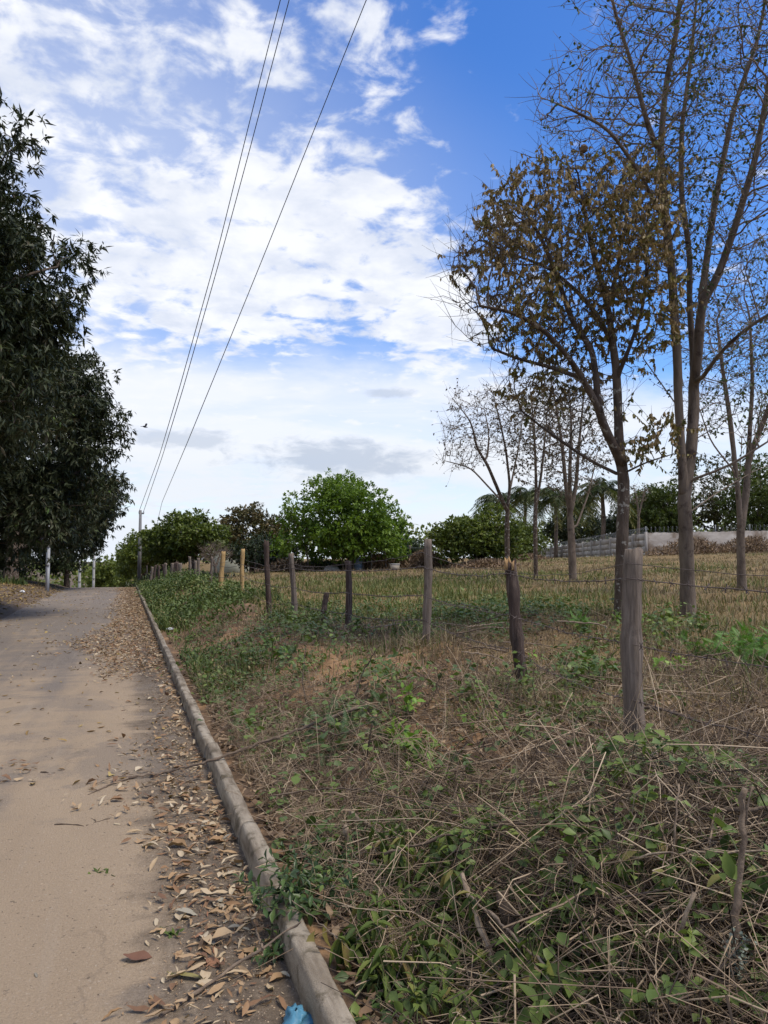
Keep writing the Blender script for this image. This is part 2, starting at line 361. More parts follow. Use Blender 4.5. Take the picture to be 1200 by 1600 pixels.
M['verge'] = leaf_mat('verge weeds', [(0.0, (0.036, 0.058, 0.013)), (0.5, (0.080, 0.118, 0.024)), (0.8, (0.135, 0.165, 0.042)), (1.0, (0.23, 0.17, 0.075))], 0.6, 0.2)
M['weed'] = leaf_mat('weed leaf', [(0.0, (0.050, 0.078, 0.020)), (0.5, (0.092, 0.136, 0.030)), (0.8, (0.140, 0.190, 0.040)), (1.0, (0.21, 0.25, 0.06))], 0.5, 0.22)
M['weed1'] = leaf_mat('weed leaf single', [(0.0, (0.050, 0.074, 0.022)), (0.45, (0.090, 0.130, 0.030)), (0.85, (0.140, 0.185, 0.042)), (0.95, (0.22, 0.20, 0.06)), (1.0, (0.20, 0.14, 0.06))], 0.62, 0.25, by_object=True, spec=0.18)
M['lime1'] = leaf_mat('lime green leaf single', [(0.0, (0.105, 0.19, 0.024)), (0.5, (0.155, 0.265, 0.034)), (1.0, (0.22, 0.33, 0.05))], 0.5, 0.28, by_object=True)
M['lime'] = leaf_mat('lime green leaf', [(0.0, (0.05, 0.12, 0.018)), (0.5, (0.10, 0.21, 0.03)), (1.0, (0.19, 0.30, 0.05))], 0.5, 0.28)
M['bluegreen'] = leaf_mat('feathery leaf', [(0.0, (0.040, 0.078, 0.030)), (0.5, (0.068, 0.118, 0.042)), (1.0, (0.10, 0.16, 0.055))], 0.55, 0.2)
M['glossy1'] = leaf_mat('glossy dark leaf', [(0.0, (0.028, 0.050, 0.015)), (0.6, (0.048, 0.086, 0.022)), (1.0, (0.095, 0.145, 0.036))], 0.38, 0.15, by_object=True)
M['yellow1'] = leaf_mat('yellowing leaf', [(0.0, (0.20, 0.17, 0.05)), (1.0, (0.32, 0.27, 0.10))], 0.6, 0.2, by_object=True)
M['twig'] = leaf_mat('dry twig', [(0.0, (0.050, 0.036, 0.026)), (0.35, (0.160, 0.112, 0.072)), (0.65, (0.31, 0.225, 0.142)), (1.0, (0.46, 0.36, 0.24))], 0.85, 0.0)
M['stick'] = rough_mat('dead stick bark', [(0.05, (0.035, 0.026, 0.020)), (0.4, (0.115, 0.084, 0.060)), (0.65, (0.22, 0.165, 0.115)), (0.95, (0.36, 0.285, 0.20))], (26, 26, 26), 5, 0.9, 0.7, (90, 90, 90), 0.006, None, 0.75)
M['greenstem'] = leaf_mat('green stem', [(0.0, (0.07, 0.09, 0.03)), (1.0, (0.12, 0.13, 0.05))], 0.6, 0.0)
M['bark'] = rough_mat('bark', [(0.25, (0.034, 0.024, 0.017)), (0.5, (0.086, 0.062, 0.045)), (0.75, (0.150, 0.115, 0.086))], (9, 9, 3), 7, 0.95, 0.9, (55, 55, 14), 0.02, ((0.27, 0.245, 0.20), 13, 0.57, 0.64))
M['barkpale'] = rough_mat('pale bark', [(0.25, (0.070, 0.052, 0.038)), (0.5, (0.138, 0.106, 0.078)), (0.78, (0.225, 0.178, 0.134))], (7, 7, 2.2), 7, 0.95, 0.8, (40, 40, 10), 0.02, ((0.055, 0.038, 0.03), 4, 0.54, 0.68))
M['barkbranch'] = rough_mat('branch bark', [(0.3, (0.115, 0.088, 0.066)), (0.7, (0.235, 0.185, 0.140))], (9, 9, 9), 4, 0.95, 0)
M['barkdark'] = rough_mat('dark branch bark', [(0.3, (0.042, 0.031, 0.023)), (0.7, (0.110, 0.084, 0.062))], (9, 9, 9), 4, 0.95, 0)
M['postgrey'] = rough_mat('weathered grey wood', [(0.25, (0.055, 0.041, 0.031)), (0.5, (0.150, 0.118, 0.092)), (0.75, (0.26, 0.212, 0.168))], (38, 38, 2.6), 7, 0.9, 0.9, (85, 85, 5), 0.012, ((0.05, 0.036, 0.03), 5, 0.56, 0.72))
M['postdark'] = rough_mat('dark rotten wood', [(0.25, (0.022, 0.016, 0.014)), (0.5, (0.070, 0.048, 0.038)), (0.8, (0.150, 0.115, 0.092))], (42, 42, 3), 7, 0.95, 1.0, (70, 70, 6), 0.02)
M['postyellow'] = rough_mat('fresh debarked wood', [(0.25, (0.17, 0.105, 0.045)), (0.5, (0.36, 0.235, 0.10)), (0.8, (0.48, 0.34, 0.17))], (18, 18, 2.2), 5, 0.8, 0.5, (50, 50, 6), 0.01)
M['splinter'] = rough_mat('splintered fresh wood', [(0.2, (0.25, 0.14, 0.06)), (0.8, (0.46, 0.31, 0.15))], (60, 60, 6), 4, 0.8, 0.4)
M['concrete'] = rough_mat('weathered kerb concrete', [(0.28, (0.085, 0.066, 0.046)), (0.42, (0.185, 0.150, 0.108)), (0.56, (0.290, 0.246, 0.184)), (0.80, (0.40, 0.350, 0.275))], (14, 2.2, 10), 8, 0.95, 0.7, (90, 90, 90), 0.012, ((0.105, 0.085, 0.056), 9, 0.50, 0.68), coord='Pos')
M['whitepost'] = rough_mat('white concrete post', [(0.2, (0.36, 0.36, 0.34)), (0.8, (0.60, 0.60, 0.58))], (3, 3, 1), 4, 0.85, 0.1)
M['poleconc'] = rough_mat('grey pole', [(0.2, (0.13, 0.125, 0.12)), (0.8, (0.24, 0.235, 0.225))], (3, 3, 1), 4, 0.85, 0.1)
M['wallpanel'] = rough_mat('pale wall panel', [(0.2, (0.17, 0.155, 0.135)), (0.5, (0.27, 0.25, 0.225)), (0.8, (0.38, 0.36, 0.33))], (0.9, 0.9, 0.5), 6, 0.9, 0.2, (8, 8, 8), 0.02, ((0.14, 0.11, 0.085), 0.7, 0.50, 0.66))
M['wallplaster'] = rough_mat('stained plaster wall', [(0.2, (0.14, 0.118, 0.098)), (0.5, (0.25, 0.225, 0.198)), (0.8, (0.36, 0.34, 0.31))], (0.5, 0.5, 1.6), 7, 0.9, 0.3, (6, 6, 6), 0.03, ((0.115, 0.088, 0.066), 0.45, 0.45, 0.60))
M['palewall'] = rough_mat('pale house wall', [(0.2, (0.34, 0.36, 0.28)), (0.8, (0.50, 0.51, 0.42))], (0.6, 0.6, 0.6), 4, 0.9, 0)
M['wire'] = rough_mat('rusty wire', [(0.3, (0.06, 0.045, 0.038)), (0.7, (0.14, 0.11, 0.095))], (30, 30, 30), 2, 0.6, 0)
M['cable'] = rough_mat('power cable', [(0.3, (0.03, 0.03, 0.032)), (0.7, (0.05, 0.05, 0.052))], (3, 3, 3), 1, 0.6, 0)
M['razor'] = rough_mat('razor wire steel', [(0.3, (0.16, 0.17, 0.17)), (0.7, (0.28, 0.29, 0.29))], (3, 3, 3), 2, 0.5, 0)
M['bluebag'] = rough_mat('blue plastic', [(0.2, (0.05, 0.16, 0.24)), (0.8, (0.10, 0.26, 0.36))], (14, 14, 14), 3, 0.4, 0.5, (40, 40, 40), 0.006)
M['paper'] = rough_mat('white litter', [(0.2, (0.55, 0.56, 0.56)), (0.8, (0.75, 0.75, 0.75))], (8, 8, 8), 3, 0.6, 0.3)
M['bird'] = rough_mat('black feathers', [(0.2, (0.012, 0.012, 0.014)), (0.8, (0.025, 0.025, 0.028))], (8, 8, 8), 2, 0.6, 0)
M['nest'] = rough_mat('paper nest', [(0.2, (0.11, 0.07, 0.04)), (0.8, (0.24, 0.165, 0.10))], (30, 30, 50), 4, 0.9, 0.6)
M['barrel'] = rough_mat('blue grey drum', [(0.2, (0.10, 0.13, 0.16)), (0.8, (0.17, 0.21, 0.25))], (4, 4, 4), 3, 0.6, 0)
M['rubble'] = rough_mat('pale rubble', [(0.2, (0.20, 0.17, 0.13)), (0.8, (0.38, 0.34, 0.28))], (6, 6, 6), 4, 0.9, 0.5)
M['lichen'] = leaf_mat('pale lichen', [(0.0, (0.15, 0.18, 0.13)), (1.0, (0.26, 0.29, 0.23))], 0.8, 0.0)

def ground_mat():
    m, q, out = new_mat('ground soil'); t = m.node_tree
    pos = q.n('ShaderNodeNewGeometry').outputs['Position']; x, y, z = q.sep(pos)
    a = q.noise(pos, 1.4, 7, 0.62, 0.3); b = q.noise(pos, 11, 6, 0.65); c = q.noise(pos, 60, 4, 0.6)
    soil = q.ramp(q.m('ADD', q.m('MULTIPLY', b, 0.7), q.m('MULTIPLY', c, 0.3)), [(0.3, (0.070, 0.046, 0.029)), (0.5, (0.140, 0.092, 0.056)), (0.7, (0.24, 0.165, 0.10))])
    ochre = q.ramp(b, [(0.3, (0.19, 0.108, 0.056)), (0.7, (0.36, 0.225, 0.120))])
    barex = q.m('DIVIDE', q.m('SUBTRACT', x, 2.05), 0.65); barey = q.m('DIVIDE', q.m('SUBTRACT', y, 8.6), 3.2)
    bare = q.m('EXPONENT', q.m('MULTIPLY', q.m('ADD', q.m('MULTIPLY', barex, barex), q.m('MULTIPLY', barey, barey)), -1.0))
    col = q.mix(q.ss(q.m('ADD', a, q.m('MULTIPLY', bare, 0.16)), 0.50, 0.60), soil, ochre)
    field = q.ramp(q.m('ADD', q.m('MULTIPLY', a, 0.5), q.m('MULTIPLY', b, 0.5)), [(0.3, (0.10, 0.072, 0.034)), (0.5, (0.19, 0.13, 0.060)), (0.7, (0.28, 0.205, 0.095))])
    col = q.mix(q.ss(q.m('ADD', x, q.m('MULTIPLY', q.m('SUBTRACT', a, 0.5), 2.5)), 2.9, 4.2), col, field)
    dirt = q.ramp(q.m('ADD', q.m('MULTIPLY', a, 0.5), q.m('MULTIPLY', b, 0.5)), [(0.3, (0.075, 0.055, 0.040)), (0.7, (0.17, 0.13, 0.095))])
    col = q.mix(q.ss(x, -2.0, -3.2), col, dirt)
    bs = q.n('ShaderNodeBsdfPrincipled'); t.links.new(col, bs.inputs['Base Color']); bs.inputs['Roughness'].default_value = 0.97; bs.inputs['Specular IOR Level'].default_value = 0.1
    bp = q.n('ShaderNodeBump'); bp.inputs['Strength'].default_value = 0.8; bp.inputs['Distance'].default_value = 0.03
    t.links.new(q.m('ADD', b, q.m('MULTIPLY', c, 0.4)), bp.inputs['Height']); t.links.new(bp.outputs[0], bs.inputs['Normal'])
    t.links.new(bs.outputs[0], out.inputs[0]); return m
def road_mat():
    m, q, out = new_mat('dusty worn asphalt'); t = m.node_tree
    pos = q.n('ShaderNodeNewGeometry').outputs['Position']; x, y, z = q.sep(pos)
    big = q.noise(q.v('MULTIPLY', pos, (0.9, 0.35, 1)), 1.0, 6, 0.6, 0.4)
    streak = q.noise(q.v('MULTIPLY', pos, (2.4, 0.20, 1)), 1.0, 5, 0.6, 0.1)
    cross = q.noise(q.v('MULTIPLY', pos, (0.8, 3.2, 1)), 1.0, 5, 0.6, 0.3)
    fine = q.noise(pos, 95, 4, 0.7); grit = q.noise(pos, 260, 2, 0.6)
    asph = q.ramp(fine, [(0.3, (0.122, 0.100, 0.080)), (0.55, (0.195, 0.163, 0.130)), (0.75, (0.27, 0.228, 0.184))])
    sand = q.ramp(q.m('ADD', q.m('MULTIPLY', fine, 0.6), q.m('MULTIPLY', big, 0.4)), [(0.3, (0.235, 0.172, 0.110)), (0.7, (0.385, 0.295, 0.196))])
    f = q.m('ADD', q.m('MULTIPLY', big, 0.55), q.m('ADD', q.m('MULTIPLY', streak, 0.35), q.m('MULTIPLY', cross, 0.35)))
    f = q.m('ADD', f, q.ss(y, 20, 3.0, -0.11, 0.14))                     # more wind-blown sand on the near stretch
    f = q.m('ADD', f, q.ss(q.m('ABSOLUTE', q.m('ADD', x, 0.85)), 0.35, 0.0, 0.0, -0.10))   # swept wheel track
    f = q.m('ADD', f, q.ss(q.m('ABSOLUTE', q.m('ADD', x, 0.05)), 0.35, 0.0, 0.0, 0.08))
    col = q.mix(q.ss(f, 0.50, 0.74), asph, sand)
    edge = q.ramp(q.m('ADD', q.m('MULTIPLY', fine, 0.5), q.m('MULTIPLY', q.noise(pos, 14, 5, 0.7), 0.5)), [(0.32, (0.075, 0.057, 0.040)), (0.52, (0.150, 0.115, 0.080)), (0.72, (0.25, 0.195, 0.138))])
    xe = q.m('ADD', x, q.m('ADD', q.m('MULTIPLY', q.m('SUBTRACT', cross, 0.5), 0.7), q.m('MULTIPLY', q.m('SUBTRACT', q.noise(pos, 6, 4, 0.6), 0.5), 0.3)))
    col = q.mix(q.ss(xe, 0.02, 0.30), col, edge)
    col = q.mix(q.ss(q.noise(pos, 42, 3, 0.5), 0.66, 0.72, 0, 0.6), col, (0.07, 0.055, 0.042))
    col = q.mix(q.ss(q.noise(q.v('ADD', pos, (7, 3, 0)), 75, 2, 0.5), 0.66, 0.72, 0, 0.5), col, (0.45, 0.38, 0.30))
    vor = q.n('ShaderNodeTexVoronoi', feature='DISTANCE_TO_EDGE'); vor.inputs['Scale'].default_value = 0.9
    t.links.new(q.v('ADD', q.v('MULTIPLY', pos, (1.3, 0.7, 1)), q.v('SCALE', q.noise(pos, 2.6, 5, 0.6, 0, 1), sc_=0.55)), vor.inputs['Vector'])
    crack = q.m('MULTIPLY', q.ss(vor.outputs['Distance'], 0.016, 0.004), q.ss(q.noise(pos, 0.55, 3, 0.5), 0.50, 0.60))
    col = q.mix(q.m('MULTIPLY', crack, 0.28), col, (0.075, 0.058, 0.044))
    patch = q.ss(q.noise(q.v('ADD', pos, (31, 17, 0)), 0.7, 6, 0.62, 0.5), 0.54, 0.60, 0, 0.45)
    col = q.mix(patch, col, asph)
    col = q.mix(q.ss(q.noise(q.v('MULTIPLY', pos, (9, 0.5, 1)), 1.0, 4, 0.6), 0.55, 0.75, 0, 0.3), col, (0.33, 0.27, 0.20))
    bs = q.n('ShaderNodeBsdfPrincipled'); t.links.new(col, bs.inputs['Base Color']); bs.inputs['Roughness'].default_value = 0.92; bs.inputs['Specular IOR Level'].default_value = 0.2
    bp = q.n('ShaderNodeBump'); bp.inputs['Strength'].default_value = 0.9; bp.inputs['Distance'].default_value = 0.011
    t.links.new(q.m('ADD', q.m('ADD', fine, q.m('MULTIPLY', grit, 0.4)), q.m('MULTIPLY', big, 1.5)), bp.inputs['Height']); t.links.new(bp.outputs[0], bs.inputs['Normal'])
    t.links.new(bs.outputs[0], out.inputs[0]); return m
M['ground'] = ground_mat(); M['road'] = road_mat()

# ------------------------------------------------------------------ ground and road
def grid_mesh(name, xs, ys, zf, mat):
    X, Y = np.meshgrid(xs, ys); Z = zf(X.ravel(), Y.ravel())
    V = np.stack([X.ravel(), Y.ravel(), Z], -1); nx, ny = len(xs), len(ys)
    i = np.arange(ny - 1)[:, None] * nx + np.arange(nx - 1)[None]
    Q = np.stack([i, i + 1, i + nx + 1, i + nx], -1).reshape(-1, 4)
    return link(name, raw_mesh(name, V, Q, None, mat, None, True))
xs = np.concatenate([-np.geomspace(1500, 8, 26), np.arange(-7.5, -3.0, 0.25), [-3.0, -2.6, -1.2, 0.2, 0.5], np.arange(0.60, 4.2, 0.05), np.arange(4.25, 9, 0.25), np.arange(9, 20, 0.6), np.geomspace(20, 1500, 42)])
ys = np.concatenate([[-400, -120, -40, -15, -6, -3, -1], np.arange(-0.5, 9, 0.06), np.arange(9, 20, 0.15), np.arange(20, 60, 0.6), np.geomspace(60.5, 3000, 40)])
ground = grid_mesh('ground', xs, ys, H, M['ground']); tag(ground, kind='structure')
def road_z(x, y): return 0.012 * np.cos((x + 1.2) / 1.9 * 1.2) - drop(y) + 0.006 * fbm(x * 1.5, y * 1.5, 2, 77)
ry = np.concatenate([np.linspace(-40, 0, 10), np.arange(0.5, 16, 0.25), np.arange(16, 120, 1.0)])
rx = np.concatenate([np.linspace(-3.3, 0.4, 16), [0.52, 0.630]])
def road_grid():
    X, Y = np.meshgrid(rx, ry)
    X[:, 0] += 0.7 * fbm(Y[:, 0] * 0.6, Y[:, 0] * 0, 3, 3) ; X[:, 1] = (X[:, 0] + X[:, 2]) / 2
    Z = road_z(X.ravel(), Y.ravel()).reshape(X.shape); Z[:, 0] -= 0.05
    V = np.stack([X, Y, Z], -1).reshape(-1, 3); nx, ny = len(rx), len(ry)
    i = np.arange(ny - 1)[:, None] * nx + np.arange(nx - 1)[None]
    Q = np.stack([i, i + 1, i + nx + 1, i + nx], -1).reshape(-1, 4)
    return link('road', raw_mesh('road', V, Q, None, M['road'], None, True))
road = road_grid(); tag(road, kind='structure')
def RZ(x, y):
    x = np.asarray(x, float); y = np.asarray(y, float)
    return np.where((x > -3.0) & (x < 0.61), road_z(x, y), H(x, y))

# kerb: cast concrete stones, joints left open
kerb = bpy.data.objects.new('kerb', None); COL.objects.link(kerb); tag(kerb, kind='structure')
def kerb_stone(y0, y1, rs):
    prof = [(0.0, -0.06), (0.002, 0.03), (0.005, 0.070), (0.009, 0.100), (0.014, 0.113), (0.024, 0.119), (0.045, 0.121), (0.070, 0.120), (0.086, 0.117), (0.093, 0.108), (0.097, 0.07), (0.099, -0.06)]
    n = max(4, int((y1 - y0) / (0.035 if y0 < 9 else 0.1))); yy = np.linspace(y0 + 0.0015, y1 - 0.0015, n)
    ox, oz, rot = rs.uniform(-0.004, 0.004), rs.uniform(-0.005, 0.005), rs.uniform(-0.006, 0.006)
    V = []
    for k, yv in enumerate(yy):
        e = 1.0 if 0 < k < n - 1 else 0.993
        for (px_, pz_) in prof:
            nx_ = 0.010 * fbm(np.array([yv * 11 + px_ * 60]), np.array([pz_ * 34.0]), 4, 51)[0]; nz_ = 0.007 * fbm(np.array([yv * 10 + 9]), np.array([px_ * 50.0]), 4, 61)[0]
            xx = 0.05 + (px_ - 0.05) * e + nx_ * (1 if pz_ > 0 else 0); zz_ = pz_ * (e if pz_ > 0 else 1) + (nz_ if pz_ > 0.04 else 0)
            V.append((0.618 + ox + xx + rot * (yv - y0), yv, zz_ + oz - float(drop(yv))))
    m = len(prof); i = np.arange(n - 1)[:, None] * m + np.arange(m - 1)[None]
    Q = np.stack([i, i + 1, i + m + 1, i + m], -1).reshape(-1, 4)
    T = [(0, k + 1, k) for k in range(1, m - 1)] + [((n - 1) * m, (n - 1) * m + k, (n - 1) * m + k + 1) for k in range(1, m - 1)]
    return V, Q, T
krs = np.random.RandomState(4); yv = 0.2
while yv < 46:
    ln = krs.uniform(0.92, 1.08)
    V, Q, T = kerb_stone(yv, yv + ln, krs)
    me = raw_mesh('kerb_stone', V, Q, T, M['concrete'], None, True); link('kerb_stone', me, kerb)
    yv += ln

# ------------------------------------------------------------------ trees
def resample(pts, step):
    pts = np.asarray(pts, float); d = np.r_[0, np.cumsum(np.linalg.norm(np.diff(pts, axis=0), axis=1))]
    n = max(2, int(round(d[-1] / step)) + 1); t = np.linspace(0, d[-1], n)
    # smooth through the points with a Catmull-like blend
    out = np.stack([np.interp(t, d, pts[:, k]) for k in range(3)], -1)
    for _ in range(2): out[1:-1] = 0.25 * out[:-2] + 0.5 * out[1:-1] + 0.25 * out[2:]
    return out
def grow(skel, attr, step, kill, trop=(0, 0, 0), jit=0.15, iters=140, infl=1e9, rs=RS, maxkids=3):
    N = []; par = []; kids = []
    for s_ in skel:
        pts = resample(s_, step)
        if not N: p = -1; start = 0
        else:
            d = np.linalg.norm(np.array(N) - pts[0], axis=1); p = int(d.argmin()); start = 1
        for q in pts[start:]:
            N.append(q); par.append(p); kids.append(0)
            if p >= 0: kids[p] += 1
            p = len(N) - 1
    A = np.asarray(attr, float); NN = np.array(N)
    nd = np.full(len(A), 1e9); ni = np.zeros(len(A), int)
    trunk_lock = len(resample(skel[0], step)) // 2
    def upd(lo):
        new = np.array(N[lo:]); dist = np.linalg.norm(A[:, None] - new[None], axis=2)
        if lo == 0: dist[:, :trunk_lock] += 50
        j = dist.argmin(1); v = dist[np.arange(len(A)), j]; b = v < nd
        nd[b] = v[b]; ni[b] = j[b] + lo
    upd(0); trop = np.asarray(trop, float)
    for it in range(iters):
        act = nd < infl
        if not act.any(): break
        ids = np.unique(ni[act]); lo = len(N); vec = np.zeros((len(N), 3))
        NN = np.array(N); dirs = nrm(A[act] - NN[ni[act]]); np.add.at(vec, ni[act], dirs)
        stuck = []
        for k in ids:
            if kids[k] >= maxkids: stuck.append(k); continue
            v = vec[k]; l = np.linalg.norm(v)
            v = v / l if l > 1e-6 else rs.normal(size=3)
            v = v + trop + rs.normal(size=3) * jit; v /= np.linalg.norm(v)
            N.append(NN[k] + v * step); par.append(int(k)); kids.append(0); kids[k] += 1
        if stuck:
            dead = np.isin(ni, stuck) & act
        else: dead = np.zeros(len(A), bool)
        if len(N) > lo: upd(lo)
        keep = (nd > kill) & ~(dead & np.isin(ni, stuck) if stuck else dead)
        A = A[keep]; nd = nd[keep]; ni = ni[keep]
        if len(A) == 0: break
    return np.array(N), np.array(par)
def radii(N, par, r_tip, R, p=2.3):
    n = len(N); a = np.zeros(n); ch = np.zeros(n, int)
    for k in range(n):
        if par[k] >= 0: ch[par[k]] += 1
    a[ch == 0] = r_tip ** p
    for k in range(n - 1, 0, -1):
        if par[k] >= 0: a[par[k]] += a[k] * 1.0 + (0.012 * r_tip ** p)
    r = a ** (1 / p); gm = math.log(R / r_tip) / math.log(max(r[0] / r_tip, 1.01))
    return r_tip * (r / r_tip) ** gm, ch
def chains(N, par, r):
    n = len(N); kids = [[] for _ in range(n)]
    for k in range(n):
        if par[k] >= 0: kids[par[k]].append(k)
    out = []; stack = [(-1, 0)]
    while stack:
        p, k = stack.pop(); c = [p] if p >= 0 else []; 
        while True:
            c.append(k)
            if not kids[k]: break
            ks = sorted(kids[k], key=lambda q: -r[q])
            for o in ks[1:]: stack.append((k, o))
            k = ks[0]
        out.append(c)
    return out
def wood(N, par, r, root, mat_t, mat_b, thr, rough=0.12, tsides=10, flare=1.35, rs=RS):
    T_, B_ = Acc(), Acc(); base = np.array(root.location)
    for ci, c in enumerate(chains(N, par, r)):
        pts = N[c]; rr = r[c].copy()
        if len(c) < 2: continue
        if ci > 0: rr[0] = min(rr[0], rr[1] * 1.25)
        if len(rr) > 6:
            for _ in range(14): rr[1:-1] = 0.25 * rr[:-2] + 0.5 * rr[1:-1] + 0.25 * rr[2:]
        if ci == 0:
            hgt = pts[:, 2] - pts[0, 2]; rr = rr * (1 + (flare - 1) * np.exp(-hgt / (rr[0] * 2.0)))
        big = rr.max() > thr; sides = tsides if big else (5 if rr.max() > thr * 0.35 else 3)
        V, Q, T = tube(pts, rr, sides, cap=big, rough=rough if big else 0.05)
        (T_ if big else B_).add(V, Q, T, 0.5)
    if T_.n: T_.build('trunk', mat_t, root, off=base, smooth=True)
    if B_.n: B_.build('branches', mat_b, root, off=base, smooth=True)
def ell_sample(ells, n, rs, lo=0.0):
    wts = np.array([np.prod(e[1]) for e in ells]); wts = wts / wts.sum(); k = rs.choice(len(ells), n, p=wts)
    c = np.array([e[0] for e in ells])[k]; r = np.array([e[1] for e in ells])[k]
    u = (lo ** 3 + (1 - lo ** 3) * rs.rand(n)) ** (1 / 3)
    return c + rnd_dir(n, rs) * u[:, None] * r
def pe(px, py, d, rx, ry, rd): 
    """ellipsoid from picture position, px radii, depth radius in metres -> (centre, radii xyz)"""
    s = d / FPX; a = rx * s
    return (P(px, py, d), np.array([max(a * cy_, 0) + rd * sy_ * 0.3, rd * cy_ + a * sy_ * 0.3, ry * s]))

def fine_twigs(N, par, r, ch, n_per, ln, rs, up=0.3, rmax=0.012, outc=None):
    tips = np.where(r < rmax)[0]; tips = np.repeat(tips, n_per)
    d0 = nrm(N[tips] - N[np.maximum(par[tips], 0)])
    dd = nrm(d0 + 0.75 * rs.normal(size=d0.shape) + np.array([0, 0, up]))
    L = ln * rs.uniform(0.5, 1.2, len(tips)); t = np.linspace(0, 1, 4)
    bend = rs.normal(size=d0.shape) * 0.18 + np.array([0, 0, 0.08])
    Pt = N[tips][:, None] + dd[:, None] * (L[:, None] * t)[..., None] + bend[:, None] * (L[:, None] * t ** 2)[..., None]
    return Pt

def bare_tree(name, label, cat, px, d, skel_px, ells, n_attr, R, leafmat, leaf_n, leafL, leafW, seed, step=0.13, kill=0.16, trop=(0, 0, 0.15), r_tip=0.004, bark='bark', branch='barkbranch', twl=0.35, twn=2, thr=0.045, droop=-0.6, group=None, tone=(0, 1), tpl=None, shell=0.0, tworg=0.010, pexp=2.3, tonefield=None, patch=0.0, leaf_u=1.0):
    rs = np.random.RandomState(seed); base = D(px, d)
    skel = []
    for k, s_ in enumerate(skel_px):
        pts = [P(q[0], q[1], d + (q[2] if len(q) > 2 else 0)) for q in s_]
        if k == 0: pts[0] = base - np.array([0, 0, 0.08])
        skel.append(pts)
    at = ell_sample(ells, n_attr, rs, shell)
    N, par = grow(skel, at, step, kill, trop, 0.18, rs=rs)
    r, ch = radii(N, par, r_tip, R, pexp)
    root = thing(name, label, cat, base, group)
    wood(N, par, r, root, M[bark], M[branch], thr, rs=rs)
    Pt = fine_twigs(N, par, r, ch, twn, twl, rs, rmax=max(tworg, r_tip * 1.6))
    A = Acc()
    Rd = np.broadcast_to(r_tip * np.array([0.85, 0.7, 0.5, 0.3]), Pt.shape[:2])
    V, Q = batch_tubes(Pt, Rd, 3); A.add(V, Q)
    A.build('twigs', M[branch], root, off=base)
    # leaves hang from the twigs
    n = int(leaf_n); k = rs.randint(0, len(Pt), n)
    if patch > 0:                                       # leaves stay on some boughs and have fallen from others
        mid = Pt[:, 1]; f = fbm(mid[:, 0] * 0.9 + mid[:, 2] * 0.5, mid[:, 1] * 0.9 + mid[:, 2] * 0.9, 3, seed)
        pr = np.clip((f + 0.10) * 8, 0.02, 1); pr = pr ** patch; k = rs.choice(len(Pt), n, p=pr / pr.sum())
    u = rs.rand(n) * leaf_u; i0 = np.minimum((u * 3).astype(int), 2); fr = u * 3 - i0
    Lp = Pt[k, i0] * (1 - fr[:, None]) + Pt[k, i0 + 1] * fr[:, None]
    Dv = nrm(rs.normal(size=(n, 3)) * 0.6 + np.array([0, 0, droop])); Nv = rs.normal(size=(n, 3)) + np.array([0, 0, 0.4])
    tn = tone[0] + (tone[1] - tone[0]) * (0.45 * rs.rand(n) + 0.55 * rs.rand(len(Pt))[k])
    if tonefield is not None: tn = np.clip(tn + tonefield(Lp), 0, 1)
    sz = rs.uniform(0.6, 1.15, n); LA = Acc(); add_leaves(LA, Lp, Dv, Nv, leafL * sz, leafW * sz, tn, tpl or tpl_mid())
    LA.build('crown', M[leafmat], root, off=base)
    return root

